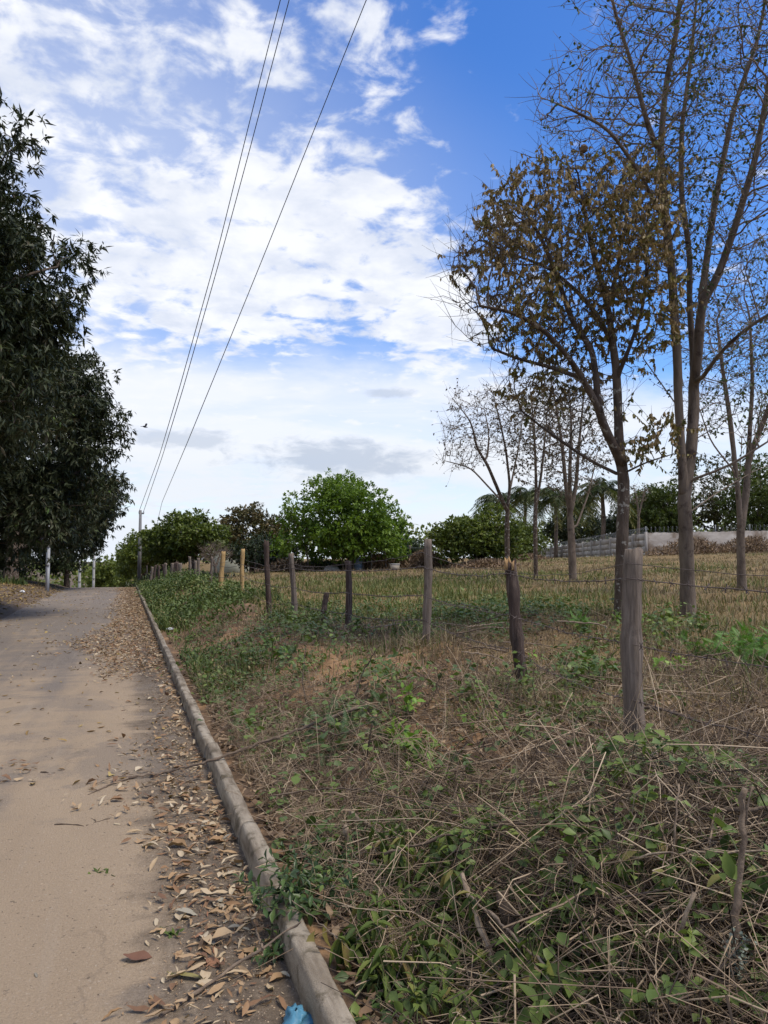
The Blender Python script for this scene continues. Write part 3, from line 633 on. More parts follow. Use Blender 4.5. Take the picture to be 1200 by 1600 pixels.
def dense_tree(name, label, cat, base, trunk_h, R, ells, n_lump, lump_r, per_lump, leaf_per, L, W, mat, seed, droop=-0.35, out=0.6, bark='bark', group=None, tpl=None, n_attr=260, step=0.3, tone=(0, 1), shell=0.62, lean=(0, 0), stems=1, top_light=0.0):
    rs = np.random.RandomState(seed); base = np.asarray(base, float)
    cen = np.mean([e[0] for e in ells], axis=0)
    root = thing(name, label, cat, base, group)
    sk = []
    for k in range(stems):
        a = rs.rand() * 6.28; o = np.array([math.cos(a), math.sin(a), 0]) * (0.0 if stems == 1 else R * 2.0)
        b0 = base + o - np.array([0, 0, 0.15])
        sk.append([b0, b0 + np.array([lean[0] * 0.5 + o[0] * .3, lean[1] * 0.5 + o[1] * .3, trunk_h * 0.55]), b0 + np.array([lean[0] + o[0], lean[1] + o[1], trunk_h])])
    lumps = ell_sample(ells, n_lump, rs, shell)
    at = np.vstack([lumps, ell_sample(ells, n_attr, rs, 0.3)])
    at = at[at[:, 2] > base[2] + 0.5]
    N, par = grow(sk, at, step, step * 1.3, (0, 0, 0.05), 0.2, rs=rs)
    r, ch = radii(N, par, 0.010, R, 2.4)
    wood(N, par, r, root, M[bark], M['barkdark'], R * 0.4, rs=rs)
    lt = rs.rand(n_lump); n = n_lump * per_lump; li = np.repeat(np.arange(n_lump), per_lump)
    cl = lumps[li] + np.clip(rs.normal(size=(n, 3)), -1.5, 1.5) * lump_r * np.array([1, 1, 0.8]); ct = 0.5 * lt[li] + 0.5 * rs.rand(n)
    ok = cl[:, 2] > base[2] + 0.15; cl = cl[ok]; ct = ct[ok]; li = li[ok]; n = len(cl)
    ow = nrm(cl - lumps[li] + 0.35 * nrm(cl - cen) * lump_r)
    m = n * leaf_per; ci = np.repeat(np.arange(n), leaf_per)
    Dv = nrm(rs.normal(size=(m, 3)) * 0.75 + ow[ci] * out + np.array([0, 0, droop]))
    Nv = rs.normal(size=(m, 3)) * 0.5 + np.array([0, 0, 1.0])
    tn = np.clip(tone[0] + (tone[1] - tone[0]) * (0.6 * ct[ci] + 0.4 * rs.rand(m)), 0, 1)
    sz = rs.uniform(0.6, 1.2, m); A = Acc()
    add_leaves(A, cl[ci] + rs.normal(size=(m, 3)) * L * 0.15, Dv, Nv, L * sz, W * sz, tn, tpl or tpl_far())
    A.build('crown', M[mat], root, off=base)
    return root

# ------------------------------------------------------------------ the mango row on the left
MG = 'mango trees along the left verge'
dense_tree('mango_tree', 'tallest dark mango tree at the left edge, its top reaching highest', 'tree', (-5.6, 13.6, Hs(-5.6, 13.6)), 2.6, 0.34,
    [pe(-140, 330, 13.5, 150, 185, 2.6), pe(12, 222, 12.4, 50, 42, 0.9), pe(-5, 325, 13.2, 50, 60, 1.2), pe(60, 430, 13.2, 56, 100, 1.4), pe(-150, 590, 13, 210, 190, 2.8), pe(20, 600, 11.5, 46, 80, 0.7), pe(-40, 480, 12.6, 110, 120, 1.8)],
    400, 0.28, 32, 11, 0.165, 0.0205, 'mango', 101, droop=-0.75, out=0.45, group=MG, n_attr=420, step=0.28, shell=0.45, lean=(0.4, -0.2))
dense_tree('mango_tree', 'broad dark mango tree in the row, below and beyond the tallest one', 'tree', (-5.4, 21.8, Hs(-5.4, 21.8)), 2.2, 0.32,
    [pe(30, 670, 21.5, 130, 135, 3.2), pe(98, 725, 21, 66, 90, 2.0), pe(85, 610, 21.5, 58, 65, 1.6), pe(20, 810, 21, 120, 62, 2.6), pe(-90, 740, 21, 120, 150, 2.5)],
    300, 0.36, 29, 10, 0.19, 0.026, 'mango', 102, droop=-0.75, out=0.45, group=MG, n_attr=360, step=0.32, shell=0.45)
dense_tree('mango_tree', 'mango tree at the end of the dark row, leaning out over the road', 'tree', (-5.2, 41.0, Hs(-5.2, 41)), 2.4, 0.30,
    [pe(128, 782, 40, 46, 58, 2.8), pe(80, 790, 41, 80, 66, 3.4), pe(162, 766, 39, 30, 34, 1.5), pe(105, 832, 41, 54, 30, 2.6)],
    190, 0.42, 25, 8, 0.27, 0.044, 'mango', 103, droop=-0.7, out=0.45, group=MG, n_attr=260, step=0.4, shell=0.4)
dense_tree('small_tree', 'low dark green tree beside the white post under the mango row', 'tree', D(105, 47), 1.0, 0.16,
    [pe(105, 856, 47, 34, 32, 1.8), pe(80, 866, 47, 26, 26, 1.6)], 60, 0.42, 22, 7, 0.2, 0.05, 'dark', 104, group=None, n_attr=120, step=0.3)
for bx_, by_, rx_, ry_, rz_, lab, sd_ in [(-9.3, 26, 2.8, 4.6, 2.2, 'dark leafy tree behind the nearest mango trunk', 105), (-9.4, 36, 3.4, 5.0, 2.7, 'dark leafy tree filling the gap behind the mango row', 106), (-8.2, 48, 3.0, 5.4, 2.6, 'dark leafy tree behind the white post and the last mango', 107)]:
    hz_ = Hs(bx_, by_)
    dense_tree('hedge_tree', lab, 'tree', (bx_, by_, hz_), 1.2, 0.16, [((bx_, by_, hz_ + rz_ + .4), (rx_, ry_, rz_))], 60, 0.55, 22, 7, 0.26, 0.06, 'dark', sd_, n_attr=80, step=0.4)

for k_, (bx_, by_, lab) in enumerate([(-6.9, 20.5, 'dark shrub under the tallest mango tree, at the left edge'), (-6.8, 28.5, 'dark shrub between the first and the last mango trunk'), (-6.6, 37.0, 'dark shrub left of the nearest white post'), (-6.4, 50.0, 'dark shrub behind the three white posts')]):
    hz_ = Hs(bx_, by_)
    dense_tree('verge_shrub', lab, 'shrub', (bx_, by_, hz_), .5, 0.07, [((bx_, by_, hz_ + .85), (1.2, 3.0, .85)), ((bx_ - .5, by_ + 1.5, hz_ + 1.3), (.9, 1.8, 1.0))], 55, .26, 20, 7, .17, .036, 'dark', 130 + k_, n_attr=60, step=.22)

# ------------------------------------------------------------------ trees of the middle distance
dense_tree('round_tree', 'bright green round-crowned tree at the far edge of the field', 'tree', D(548, 46), 1.6, 0.24,
    [pe(535, 812, 46, 88, 58, 3.4), pe(478, 838, 46, 44, 36, 2.4), pe(600, 832, 46, 36, 40, 2.4), pe(545, 780, 46, 62, 36, 2.6), pe(560, 843, 45, 72, 22, 2.2), pe(455, 845, 45, 24, 24, 1.6)],
    200, 0.36, 24, 8, 0.21, 0.058, 'bright', 111, droop=-0.25, n_attr=240, step=0.35, shell=0.6)
dense_tree('round_tree', 'brownish green round tree between the bright green tree and the roadside clump', 'tree', D(395, 54), 1.6, 0.24,
    [pe(392, 838, 54, 44, 44, 2.4), pe(425, 842, 54, 24, 34, 2.0), pe(365, 845, 54, 18, 22, 1.5)], 110, 0.38, 22, 8, 0.22, 0.064, 'olivebrown', 112, n_attr=160, step=0.4)
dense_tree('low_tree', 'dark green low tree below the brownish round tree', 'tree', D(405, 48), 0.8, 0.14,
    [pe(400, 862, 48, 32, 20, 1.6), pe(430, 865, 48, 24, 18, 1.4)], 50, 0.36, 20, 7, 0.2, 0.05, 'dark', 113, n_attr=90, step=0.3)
dense_tree('roadside_tree', 'wide green tree on the right verge with the utility pole in front', 'tree', D(300, 47), 1.4, 0.2,
    [pe(300, 838, 47, 42, 32, 2.2), pe(262, 850, 48, 34, 28, 2.0), pe(328, 850, 47, 18, 26, 1.5)], 110, 0.36, 22, 8, 0.22, 0.064, 'mid', 114, n_attr=160, step=0.35)
dense_tree('roadside_tree', 'olive green tree where the road drops out of sight, left of the wide one', 'tree', D(222, 58), 1.2, 0.18,
    [pe(228, 862, 58, 32, 28, 2.0), pe(202, 875, 60, 22, 20, 1.8), pe(250, 850, 57, 20, 25, 1.8)], 100, 0.38, 22, 8, 0.24, 0.068, 'mid', 115, n_attr=120, step=0.4, tone=(0.2, 1.0))
dense_tree('shrub', 'yellowish green bushes closing off the end of the road', 'shrub', np.array([-2.5, 92.0, float(Hs(-2.5, 92))]), 0.8, 0.16,
    [pe(170, 900, 90, 22, 26, 3), pe(150, 905, 90, 14, 20, 2.5), pe(195, 898, 88, 16, 24, 2.5)], 70, 0.6, 22, 8, 0.3, 0.09, 'mid', 116, n_attr=80, step=0.5, tone=(0.45, 1.0))
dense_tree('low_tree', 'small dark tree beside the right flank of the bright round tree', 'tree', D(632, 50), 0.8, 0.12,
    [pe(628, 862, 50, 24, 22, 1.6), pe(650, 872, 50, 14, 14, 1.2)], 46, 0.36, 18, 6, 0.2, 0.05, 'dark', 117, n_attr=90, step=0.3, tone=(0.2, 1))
dense_tree('broad_tree', 'broad light green tree left of the bare trees in front of the wall', 'tree', D(745, 44), 1.0, 0.18,
    [pe(740, 838, 44, 50, 34, 2.2), pe(705, 848, 44, 24, 24, 1.8), pe(770, 820, 44, 28, 26, 1.8), pe(785, 850, 44, 26, 24, 1.8)], 120, 0.32, 22, 8, 0.19, 0.058, 'mid', 118, n_attr=170, step=0.32, tone=(0.1, 1.0))
for (px, py, d, rx, ry, nm, lab, mt, sd_, tn) in [
    (1120, 768, 72, 82, 62, 'big_tree', 'large olive tree mass behind the plastered wall', 'olivebrown', 121, (0, 0.62)),
    (1190, 775, 66, 52, 60, 'big_tree', 'tree behind the wall at the right edge of the picture', 'mid', 122, (0, .5)),
    (1030, 795, 70, 32, 42, 'big_tree', 'rounded tree above the corner of the wall', 'mid', 123, (0, .45)),
    (985, 815, 78, 30, 22, 'shrub', 'dark shrub behind the wall between palm and rounded tree', 'dark', 124, (0, 0.8)),
    (900, 822, 90, 40, 28, 'shrub', 'dark green shrubs beneath the palms behind the panel wall', 'dark', 125, (0, 0.9)),
    (812, 845, 80, 24, 20, 'shrub', 'low green shrub beyond the far end of the panel wall', 'mid', 126, (0, 0.7))]:
    b = D(px, d + 4)
    dense_tree(nm, lab, 'tree' if nm == 'big_tree' else 'shrub', b, 1.5, 0.25, [pe(px, py, d + 4, rx, ry, 3.0), pe(px + rx * .4, py + ry * .3, d + 4, rx * .7, ry * .8, 2.5), pe(px - rx * .5, py + ry * .4, d + 4, rx * .6, ry * .7, 2.5)],
        90, 0.6, 20, 7, 0.3, 0.08, mt, sd_, n_attr=90, step=0.6, tone=tn)

# wood on the skyline far beyond the field
A = Acc(); rs = np.random.RandomState(5); nfar = 16000
ang = rs.uniform(-0.75, 1.2, nfar); rad_ = rs.uniform(150, 230, nfar); fx = rad_ * np.sin(ang); fy = rad_ * np.cos(ang)
top = 6 + 3.0 * (vnoise(ang * 40, ang * 0, 3) + vnoise(ang * 13, ang * 0, 4) - 0.6)
fz = H(fx, fy) + rs.rand(nfar) ** 0.7 * top
add_leaves(A, np.stack([fx, fy, fz], -1), rnd_dir(nfar, rs) + np.array([0, 0, 0.3]), rnd_dir(nfar, rs), rs.uniform(0.7, 1.4, nfar), rs.uniform(0.25, 0.5, nfar), rs.rand(nfar), tpl_far())
far = A.build('distant_wood', M['mid']); tag(far, 'hazy line of distant trees far beyond the field', 'wood', kind='stuff')

# palms behind the wall
def palm(px, py, d, hgt_px, fr, label, seed):
    rs = np.random.RandomState(seed); b = D(px, d); top = P(px, py, d)
    root = thing('palm_tree', label, 'palm', b, 'palms behind the wall')
    pts = resample([b - np.array([0, 0, .2]), (b * .5 + top * .5) + rs.normal(size=3) * 0.12, top], 0.5)
    V, Q, T = tube(pts, np.linspace(0.24, 0.17, len(pts)), 8, rough=0.1); a = Acc(); a.add(V, Q, T); a.build('trunk', M['barkpale'], root, off=b, smooth=True)
    A = Acc(); S = Acc()
    for k in range(34):
        az_ = rs.rand() * 6.28; el = rs.uniform(-0.7, 1.2); L = fr * rs.uniform(0.8, 1.1)
        h = np.array([math.cos(az_), math.sin(az_), 0]); t = np.linspace(0, 1, 9)
        pts = top + h * (L * t * math.cos(el * 0.8))[:, None] + np.array([0, 0, 1]) * (L * (math.sin(el) * t - 0.75 * t ** 2))[:, None]
        V, Q, T = tube(pts, np.linspace(0.03, 0.008, 9), 3, cap=False); S.add(V, Q)
        m = 26; u = np.linspace(0.15, 1, m); q = np.stack([np.interp(u, t, pts[:, c]) for c in range(3)], -1)
        side = np.cross(h, [0, 0, 1])
        for sg in (-1, 1):
            dd = nrm(sg * side[None] * 0.9 + h[None] * 0.5 + np.array([0, 0, -0.75])[None] + rs.normal(size=(m, 3)) * .15)
            add_leaves(A, q, dd, np.tile([0, 0, 1.0], (m, 1)) + rs.normal(size=(m, 3)) * .3, fr * 0.36 * (1.1 - 0.6 * u), 0.035, np.clip(rs.rand() * .7 + (0.35 if el < 0 else 0) + rs.rand(m) * .2, 0, 1), tpl_far())
    S.build('frond_stalks', M['palm'], root, off=b); A.build('fronds', M['palm'], root, off=b)
palm(940, 762, 74, 70, 3.4, 'tallest drooping palm standing just behind the panel wall', 301)
palm(868, 774, 88, 60, 3.6, 'palm behind the second bare tree, left of the tallest palm', 302)
palm(822, 772, 92, 60, 3.6, 'palm at the far end of the panel wall', 303)
palm(1012, 778, 84, 60, 3.4, 'short dark palm above the corner of the wall', 304)
palm(905, 785, 96, 60, 3.8, 'small palm half hidden between the two larger palms', 305)
palm(778, 782, 96, 60, 3.6, 'palm showing beside the leftmost bare tree', 306)

# ------------------------------------------------------------------ the bare and half-bare trees in the field
def tA(p): return 0.10 * np.tanh((p[:, 2] - 4.5) / 1.5) - 0.25 * np.clip((p[:, 0] - 6.6), 0, 1)
bare_tree('dry_leaved_tree', 'tree with brown withered leaves and a spotted trunk behind the nearest fence post', 'tree', 967, 10.0,
    [[(967, 966), (970, 890), (973, 812), (975, 748), (969, 715), (966, 662), (964, 590), (958, 540), (950, 480), (930, 410), (915, 340), (905, 285)],
     [(972, 725), (945, 670, -.2), (936, 640, -.3), (915, 599, -.4), (890, 560, -.6), (850, 515, -.8), (800, 487, -.9), (750, 478, -1)],
     [(936, 640, -.3), (930, 580, -.3), (926, 545, -.2), (895, 505, 0), (870, 430, .2), (845, 370, .2), (820, 330, .3)],
     [(958, 540), (937, 497, .3), (906, 459, .5), (857, 417, .7), (808, 400, .8), (760, 380, .8)],
     [(974, 745), (922, 720, .3), (885, 695, .4), (850, 670, .5), (815, 642, .6)],
     [(905, 590, -.4), (867, 575, -.2), (808, 560, 0), (770, 545, 0)],
     [(964, 590), (985, 540, -.3), (1005, 480, -.4), (1010, 420, -.4)],
     [(974, 740), (1010, 722, -.4), (1050, 710, -.5)],
     [(950, 480), (965, 420, .2), (975, 360, .2), (985, 290, .2)]],
    [pe(865, 345, 10, 110, 85, 1.3), pe(775, 425, 9.6, 80, 85, 1.1), pe(930, 400, 10, 85, 140, 1.3), pe(845, 510, 9.8, 120, 55, 1.2), pe(815, 610, 10.3, 45, 45, 0.8), pe(995, 480, 9.8, 40, 110, 0.9), pe(985, 290, 10.2, 45, 60, 0.9), pe(905, 270, 10, 60, 40, .8), pe(1020, 690, 9.6, 42, 34, 0.5), pe(870, 600, 10.2, 70, 55, 0.9), pe(930, 620, 10.3, 40, 50, 0.7)],
    3300, 0.080, 'treeA', 25000, 0.070, 0.0145, 201, step=0.11, kill=0.13, trop=(0, 0, 0.06), r_tip=0.0040, branch='barkdark', twl=0.42, twn=1, thr=0.035, droop=-1.4, tone=(0.15, 1.0), tonefield=tA, patch=1.5, leaf_u=.6, tworg=0.009)
bare_tree('tall_branching_tree', 'tallest tree with upright grey branches and sparse green leaves', 'tree', 1073, 10.3,
    [[(1073, 968), (1073, 880), (1070, 800), (1067, 740), (1063, 690), (1060, 630), (1058, 560), (1054, 500), (1050, 430), (1041, 355), (1031, 240), (1040, 133), (1057, 50), (1067, -40), (1072, -110)],
     [(1070, 770), (1080, 700, .2), (1084, 640, .3), (1083, 560, .3), (1077, 475, .3), (1078, 400, .3), (1064, 300, .3), (1065, 200, .4), (1080, 90, .5), (1090, -20, .5)],
     [(1083, 610, .3), (1091, 550, .1), (1095, 475, 0), (1120, 437, -.1), (1150, 350, -.2), (1180, 250, -.3), (1200, 140, -.4), (1215, 40, -.4)],
     [(1095, 475, 0), (1108, 380, .2), (1120, 300, .3), (1147, 167, .4), (1183, 67, .5), (1200, -20, .5)],
     [(1031, 240), (1013, 200, -.2), (987, 100, -.4), (960, 17, -.5), (945, -60, -.6)],
     [(1041, 355), (1000, 270, -.5), (950, 200, -.8), (890, 170, -1), (840, 150, -1.1)],
     [(1090, 600, .1), (1130, 545, -.4), (1170, 510, -.7), (1220, 480, -.9)],
     [(1076, 752), (1140, 728, -.4), (1200, 690, -.6)],
     [(1078, 800), (1120, 770, .5), (1180, 735, .9), (1230, 715, 1.0)],
     [(1062, 640), (1030, 595, .3), (1005, 560, .5)]],
    [pe(985, 150, 10, 110, 110, 1.6), pe(1100, 80, 10.4, 120, 140, 1.8), pe(1175, 240, 10.2, 90, 190, 1.7), pe(1055, 330, 10.4, 80, 140, 1.2), pe(1150, 470, 10.2, 90, 110, 1.5), pe(1040, -90, 10.3, 150, 90, 1.6), pe(890, 160, 9.4, 55, 60, 0.7), pe(1190, 650, 10, 60, 60, 1.0), pe(1200, 60, 10.5, 90, 150, 1.6)],
    3600, 0.090, 'treeB', 6800, 0.058, 0.016, 202, step=0.13, kill=0.16, trop=(0, 0, 0.60), r_tip=0.0048, bark='barkpale', twl=0.34, twn=1, thr=0.03, droop=-0.35, patch=2.4, tworg=0.0105, pexp=2.15)
bare_tree('forked_tree', 'bare forked tree at the right edge, farther off than the tall one', 'tree', 1158, 15.5,
    [[(1158, 920), (1157, 860), (1156, 800), (1150, 740), (1140, 650), (1128, 570), (1120, 500)],
     [(1157, 830), (1166, 770, .2), (1170, 700, .3), (1176, 600, .4), (1172, 500, .5)],
     [(1168, 720, .3), (1200, 640, 0), (1230, 560, 0), (1250, 470, 0)],
     [(1150, 740), (1110, 690, -.2), (1090, 630, -.3)]],
    [pe(1125, 560, 15.5, 50, 110, 1.2), pe(1185, 500, 15.5, 50, 140, 1.3), pe(1240, 560, 15.5, 60, 120, 1.4), pe(1105, 640, 15.5, 30, 60, 0.8)],
    1500, 0.085, 'treeB', 2400, 0.07, 0.02, 203, step=0.16, kill=0.2, trop=(0, 0, 0.4), r_tip=0.005, bark='barkpale', twl=0.4, twn=2, thr=0.05, patch=1.0)
bare_tree('bare_tree', 'bare multi-stemmed tree left of the dry-leaved tree, in front of the panel wall', 'tree', 895, 22,
    [[(895, 892), (893, 840), (891, 805), (884, 760), (879, 700), (870, 640), (862, 600)],
     [(892, 800), (900, 760, .2), (905, 690, .3), (911, 630, .3), (914, 590, .3)],
     [(891, 805), (890, 740, -.3), (893, 670, -.4), (890, 610, -.4)],
     [(898, 830), (920, 770, .4), (935, 700, .6)]],
    [pe(870, 660, 22, 36, 80, 1.2), pe(908, 650, 22, 30, 80, 1.2), pe(888, 720, 22, 44, 70, 1.2), pe(930, 710, 22, 22, 50, 0.9)],
    900, 0.115, 'drytiny', 2600, 0.09, 0.022, 204, step=0.2, kill=0.26, trop=(0, 0, 0.4), r_tip=0.007, bark='barkpale', twl=0.5, twn=2, thr=0.05, tworg=0.02)
bare_tree('bare_tree', 'slender bare tree between the broad green tree and the multi-stemmed one', 'tree', 837, 25,
    [[(837, 886), (836, 820), (838, 760), (836, 700), (832, 640), (828, 610)], [(838, 790), (846, 740, .2), (852, 680, .2), (856, 630, .3)]],
    [pe(834, 670, 25, 28, 80, 1.1), pe(856, 680, 25, 22, 70, 1.0), pe(815, 720, 25, 18, 50, 0.8)],
    600, 0.07, 'drytiny', 1800, 0.10, 0.024, 205, step=0.22, kill=0.3, trop=(0, 0, 0.4), r_tip=0.007, bark='bark', twl=0.5, twn=2, thr=0.045, tworg=0.02)
bare_tree('bare_tree', 'leafless tree with fanned branches, leftmost of the bare trees against the sky', 'tree', 793, 26,
    [[(793, 872), (792, 830), (793, 790), (797, 760), (790, 700), (778, 645), (770, 615)],
     [(793, 800), (782, 775, -.2), (760, 722, -.4), (745, 702, -.5), (737, 660, -.6), (707, 622, -.7)],
     [(790, 790), (772, 770, .2), (735, 730, .4), (695, 720, .6)],
     [(797, 765), (802, 740, .3), (812, 690, .5), (818, 640, .6)],
     [(760, 722, -.4), (765, 680, -.2), (757, 640, -.1)]],
    [pe(740, 670, 26, 46, 70, 1.4), pe(785, 660, 26, 44, 60, 1.4), pe(715, 700, 26, 26, 50, 1.0), pe(815, 680, 26, 24, 60, 1.0)],
    800, 0.085, 'drytiny', 1500, 0.09, 0.022, 206, step=0.2, kill=0.27, trop=(0, 0, 0.12), r_tip=0.0065, bark='bark', twl=0.55, twn=2, thr=0.05, tworg=0.016)
bare_tree('bare_shrub', 'grey leafless shrub beside the pale wall right of the roadside trees', 'shrub', 338, 44,
    [[(338, 896), (336, 882), (330, 868), (322, 856)], [(337, 886), (342, 872, .2), (346, 858, .3)], [(337, 888), (330, 878, -.3), (318, 870, -.4)]],
    [pe(335, 864, 44, 26, 16, 1.2)], 300, 0.09, 'drytiny', 300, 0.08, 0.02, 207, step=0.12, kill=0.16, trop=(0, 0, 0.2), r_tip=0.007, bark='barkpale', twl=0.4, twn=2, thr=0.04)
bare_tree('bare_tree', 'thin pale bare tree above the wall, between palm and rounded tree', 'tree', 997, 64,
    [[(997, 850), (998, 810), (996, 785), (990, 760)], [(998, 805), (1004, 780), (1010, 762)]],
    [pe(996, 772, 64, 20, 18, 1.2)], 200, 0.12, 'drytiny', 150, 0.12, 0.03, 208, step=0.22, kill=0.3, trop=(0, 0, 0.2), r_tip=0.012, bark='barkpale', twl=0.5, twn=1, thr=0.04)

# wasp nest high in the dry-leaved tree
V = []; rs = np.random.RandomState(3); nz, na = 9, 12
for i in range(nz):
    t = i / (nz - 1); rr = 0.05 * math.sin(math.pi * (0.04 + 0.92 * t)) ** 0.6 * (1 + 0.15 * math.sin(t * 18))
    for j in range(na): a = j / na * 6.283; V.append((rr * math.cos(a) * (1 + .1 * rs.rand()), rr * math.sin(a) * (1 + .1 * rs.rand()), -0.11 * t))
i = np.arange(nz - 1)[:, None] * na + np.arange(na)[None]; i2 = np.arange(nz - 1)[:, None] * na + (np.arange(na)[None] + 1) % na
Q = np.stack([i, i2, i2 + na, i + na], -1).reshape(-1, 4)
o = link('wasp_nest', raw_mesh('wasp_nest', V, Q, [(0, k + 1, k) for k in range(1, na - 1)], M['nest'], None, True), None, tuple(P(912, 226, 9.9)))
tag(o, 'small brown wasp nest hanging high among the withered leaves', 'nest')

# ------------------------------------------------------------------ field wall, far things
def box(a, c, half, rot=None):
    s = np.array([(x, y, z) for x in (-1, 1) for y in (-1, 1) for z in (-1, 1)], float) * np.array(half)
    if rot is not None: s = s @ np.array(rot).T
    V = s + np.array(c); Q = [(0, 1, 3, 2), (4, 6, 7, 5), (0, 4, 5, 1), (2, 3, 7, 6), (0, 2, 6, 4), (1, 5, 7, 3)]
    a.add(V, Q)
def coil(p0, p1, rr, pitch, th):
    L = np.linalg.norm(p1 - p0); n = int(L / pitch * 12); t = np.linspace(0, 1, n); a = t * L / pitch * 6.283
    ax = nrm(p1 - p0); s = nrm(np.cross(ax, [0, 0, 1])); u = np.cross(s, ax)
    pts = p0 + (p1 - p0) * t[:, None] + rr * (np.cos(a)[:, None] * s + np.sin(a)[:, None] * u)
    return tube(pts, th, 3, cap=False)
c0 = P(1010, 870, 60); c1 = P(905, 876, 80); c2 = P(818, 878, 112); c3 = P(1330, 862, 62)
def base_at(p): return np.array([p[0], p[1], Hs(p[0], p[1])])
root = thing('panel_wall', 'long pale wall of concrete panels and posts running away across the field edge', 'wall', base_at(c0))
bo = np.array(root.location); line = np.array([c0, c1, c2]); L = np.r_[0, np.cumsum(np.linalg.norm(np.diff(line, axis=0), axis=1))]
nb = int(L[-1] / 3.0); tt = np.linspace(0, L[-1], nb + 1); q = np.stack([np.interp(tt, L, line[:, k]) for k in range(3)], -1)
zt0, zt1 = P(1010, 833, 60)[2], P(818, 862, 112)[2]
tops = np.interp(tt, [0, np.linalg.norm(c1 - c0), L[-1]], [zt0, P(905, 849, 80)[2], zt1])
for k in range(nb):
    a, b = q[k], q[k + 1]; ax = nrm((b - a) * [1, 1, 0]); nrm_ = np.array([-ax[1], ax[0], 0])
    za, zb = Hs(a[0], a[1]), Hs(b[0], b[1]); zt = (tops[k] + tops[k + 1]) / 2
    zb0 = min(za, zb) - 0.3; ln = np.linalg.norm((b - a)[:2]); nr = 4; hh = (zt - zb0) / nr
    for rI in range(nr):
        A = Acc(); cc = (a + b) / 2; cc[2] = zb0 + (rI + 0.5) * hh
        box(A, cc - bo, (ln / 2 - 0.1, 0.03, hh / 2 - 0.006), np.stack([ax, nrm_, [0, 0, 1]], 1)); A.build('panel', M['wallpanel'], root)
for k in range(nb + 1):
    a = q[k]; ax = nrm((q[min(k + 1, nb)] - q[max(k - 1, 0)]) * [1, 1, 0]); nrm_ = np.array([-ax[1], ax[0], 0]); zb0 = Hs(a[0], a[1]) - 0.3
    A = Acc(); zt = tops[k] + 0.10; box(A, np.array([a[0], a[1], (zb0 + zt) / 2]) - bo, (0.09, 0.09, (zt - zb0) / 2), np.stack([ax, nrm_, [0, 0, 1]], 1)); A.build('post', M['wallpanel'], root)
A = Acc()
for k in range(nb):
    V, Q, T = coil(np.r_[q[k][:2], tops[k] + 0.25], np.r_[q[k + 1][:2], tops[k + 1] + 0.25], 0.22, 0.35, 0.009); A.add(V, Q)
A.build('razor_wire', M['razor'], root, off=bo)
root = thing('plastered_wall', 'stained plaster wall topped with razor wire at the right edge of the field', 'wall', base_at((c0 + c3) / 2)); bo = np.array(root.location)
ax = nrm((c3 - c0) * [1, 1, 0]); nr_ = np.array([-ax[1], ax[0], 0]); n = 60; A = Acc(); V = []
za, zb = zt0, P(1330, 826, 62)[2]
for k in range(n + 1):
    t = k / n; p = c0 + (c3 - c0) * t; zb0 = Hs(p[0], p[1]) - 0.4; zt = za + (zb - za) * t + (0.05 * math.sin(t * 31) if k % 2 else 0)
    for s_ in (-0.09, 0.09):
        V += [np.r_[(p + nr_ * s_)[:2], zb0] - bo, np.r_[(p + nr_ * s_)[:2], zt] - bo]
Q = []
for k in range(n): a = k * 4; Q += [(a, a + 4, a + 5, a + 1), (a + 2, a + 3, a + 7, a + 6), (a + 1, a + 5, a + 7, a + 3)]
Q += [(0, 1, 3, 2), (n * 4, n * 4 + 2, n * 4 + 3, n * 4 + 1)]
A.add(V, Q); A.build('wall_body', M['wallplaster'], root)
A = Acc(); V, Q, T = coil(np.r_[c0[:2], za + 0.25], np.r_[c3[:2], zb + 0.25], 0.24, 0.35, 0.009); A.add(V, Q); A.build('razor_wire', M['razor'], root, off=bo)
for k in range(7):
    p = c0 + (c3 - c0) * (k / 6); zt = za + (zb - za) * k / 6; A = Acc(); box(A, np.r_[p[:2], zt + 0.2] - bo, (0.03, 0.03, 0.34)); A.build('wire_bracket', M['razor'], root)
# pale house wall beyond the bare shrub
hb = D(366, 60); root = thing('house', 'pale house wall half hidden behind the bare shrub', 'house', hb); A = Acc()
box(A, (0, 0, 1.1), (1.6, 2.0, 1.5)); A.build('wall', M['palewall'], root)
A = Acc(); V = [(-1.9, -2.2, 2.5), (1.9, -2.2, 2.5), (1.9, 2.2, 2.5), (-1.9, 2.2, 2.5), (0, -2.2, 3.1), (0, 2.2, 3.1)]; A.add(V, [(0, 4, 5, 3), (1, 2, 5, 4), (0, 3, 2, 1)], [(0, 1, 4), (3, 5, 2)]); A.build('roof', M['rubble'], root)
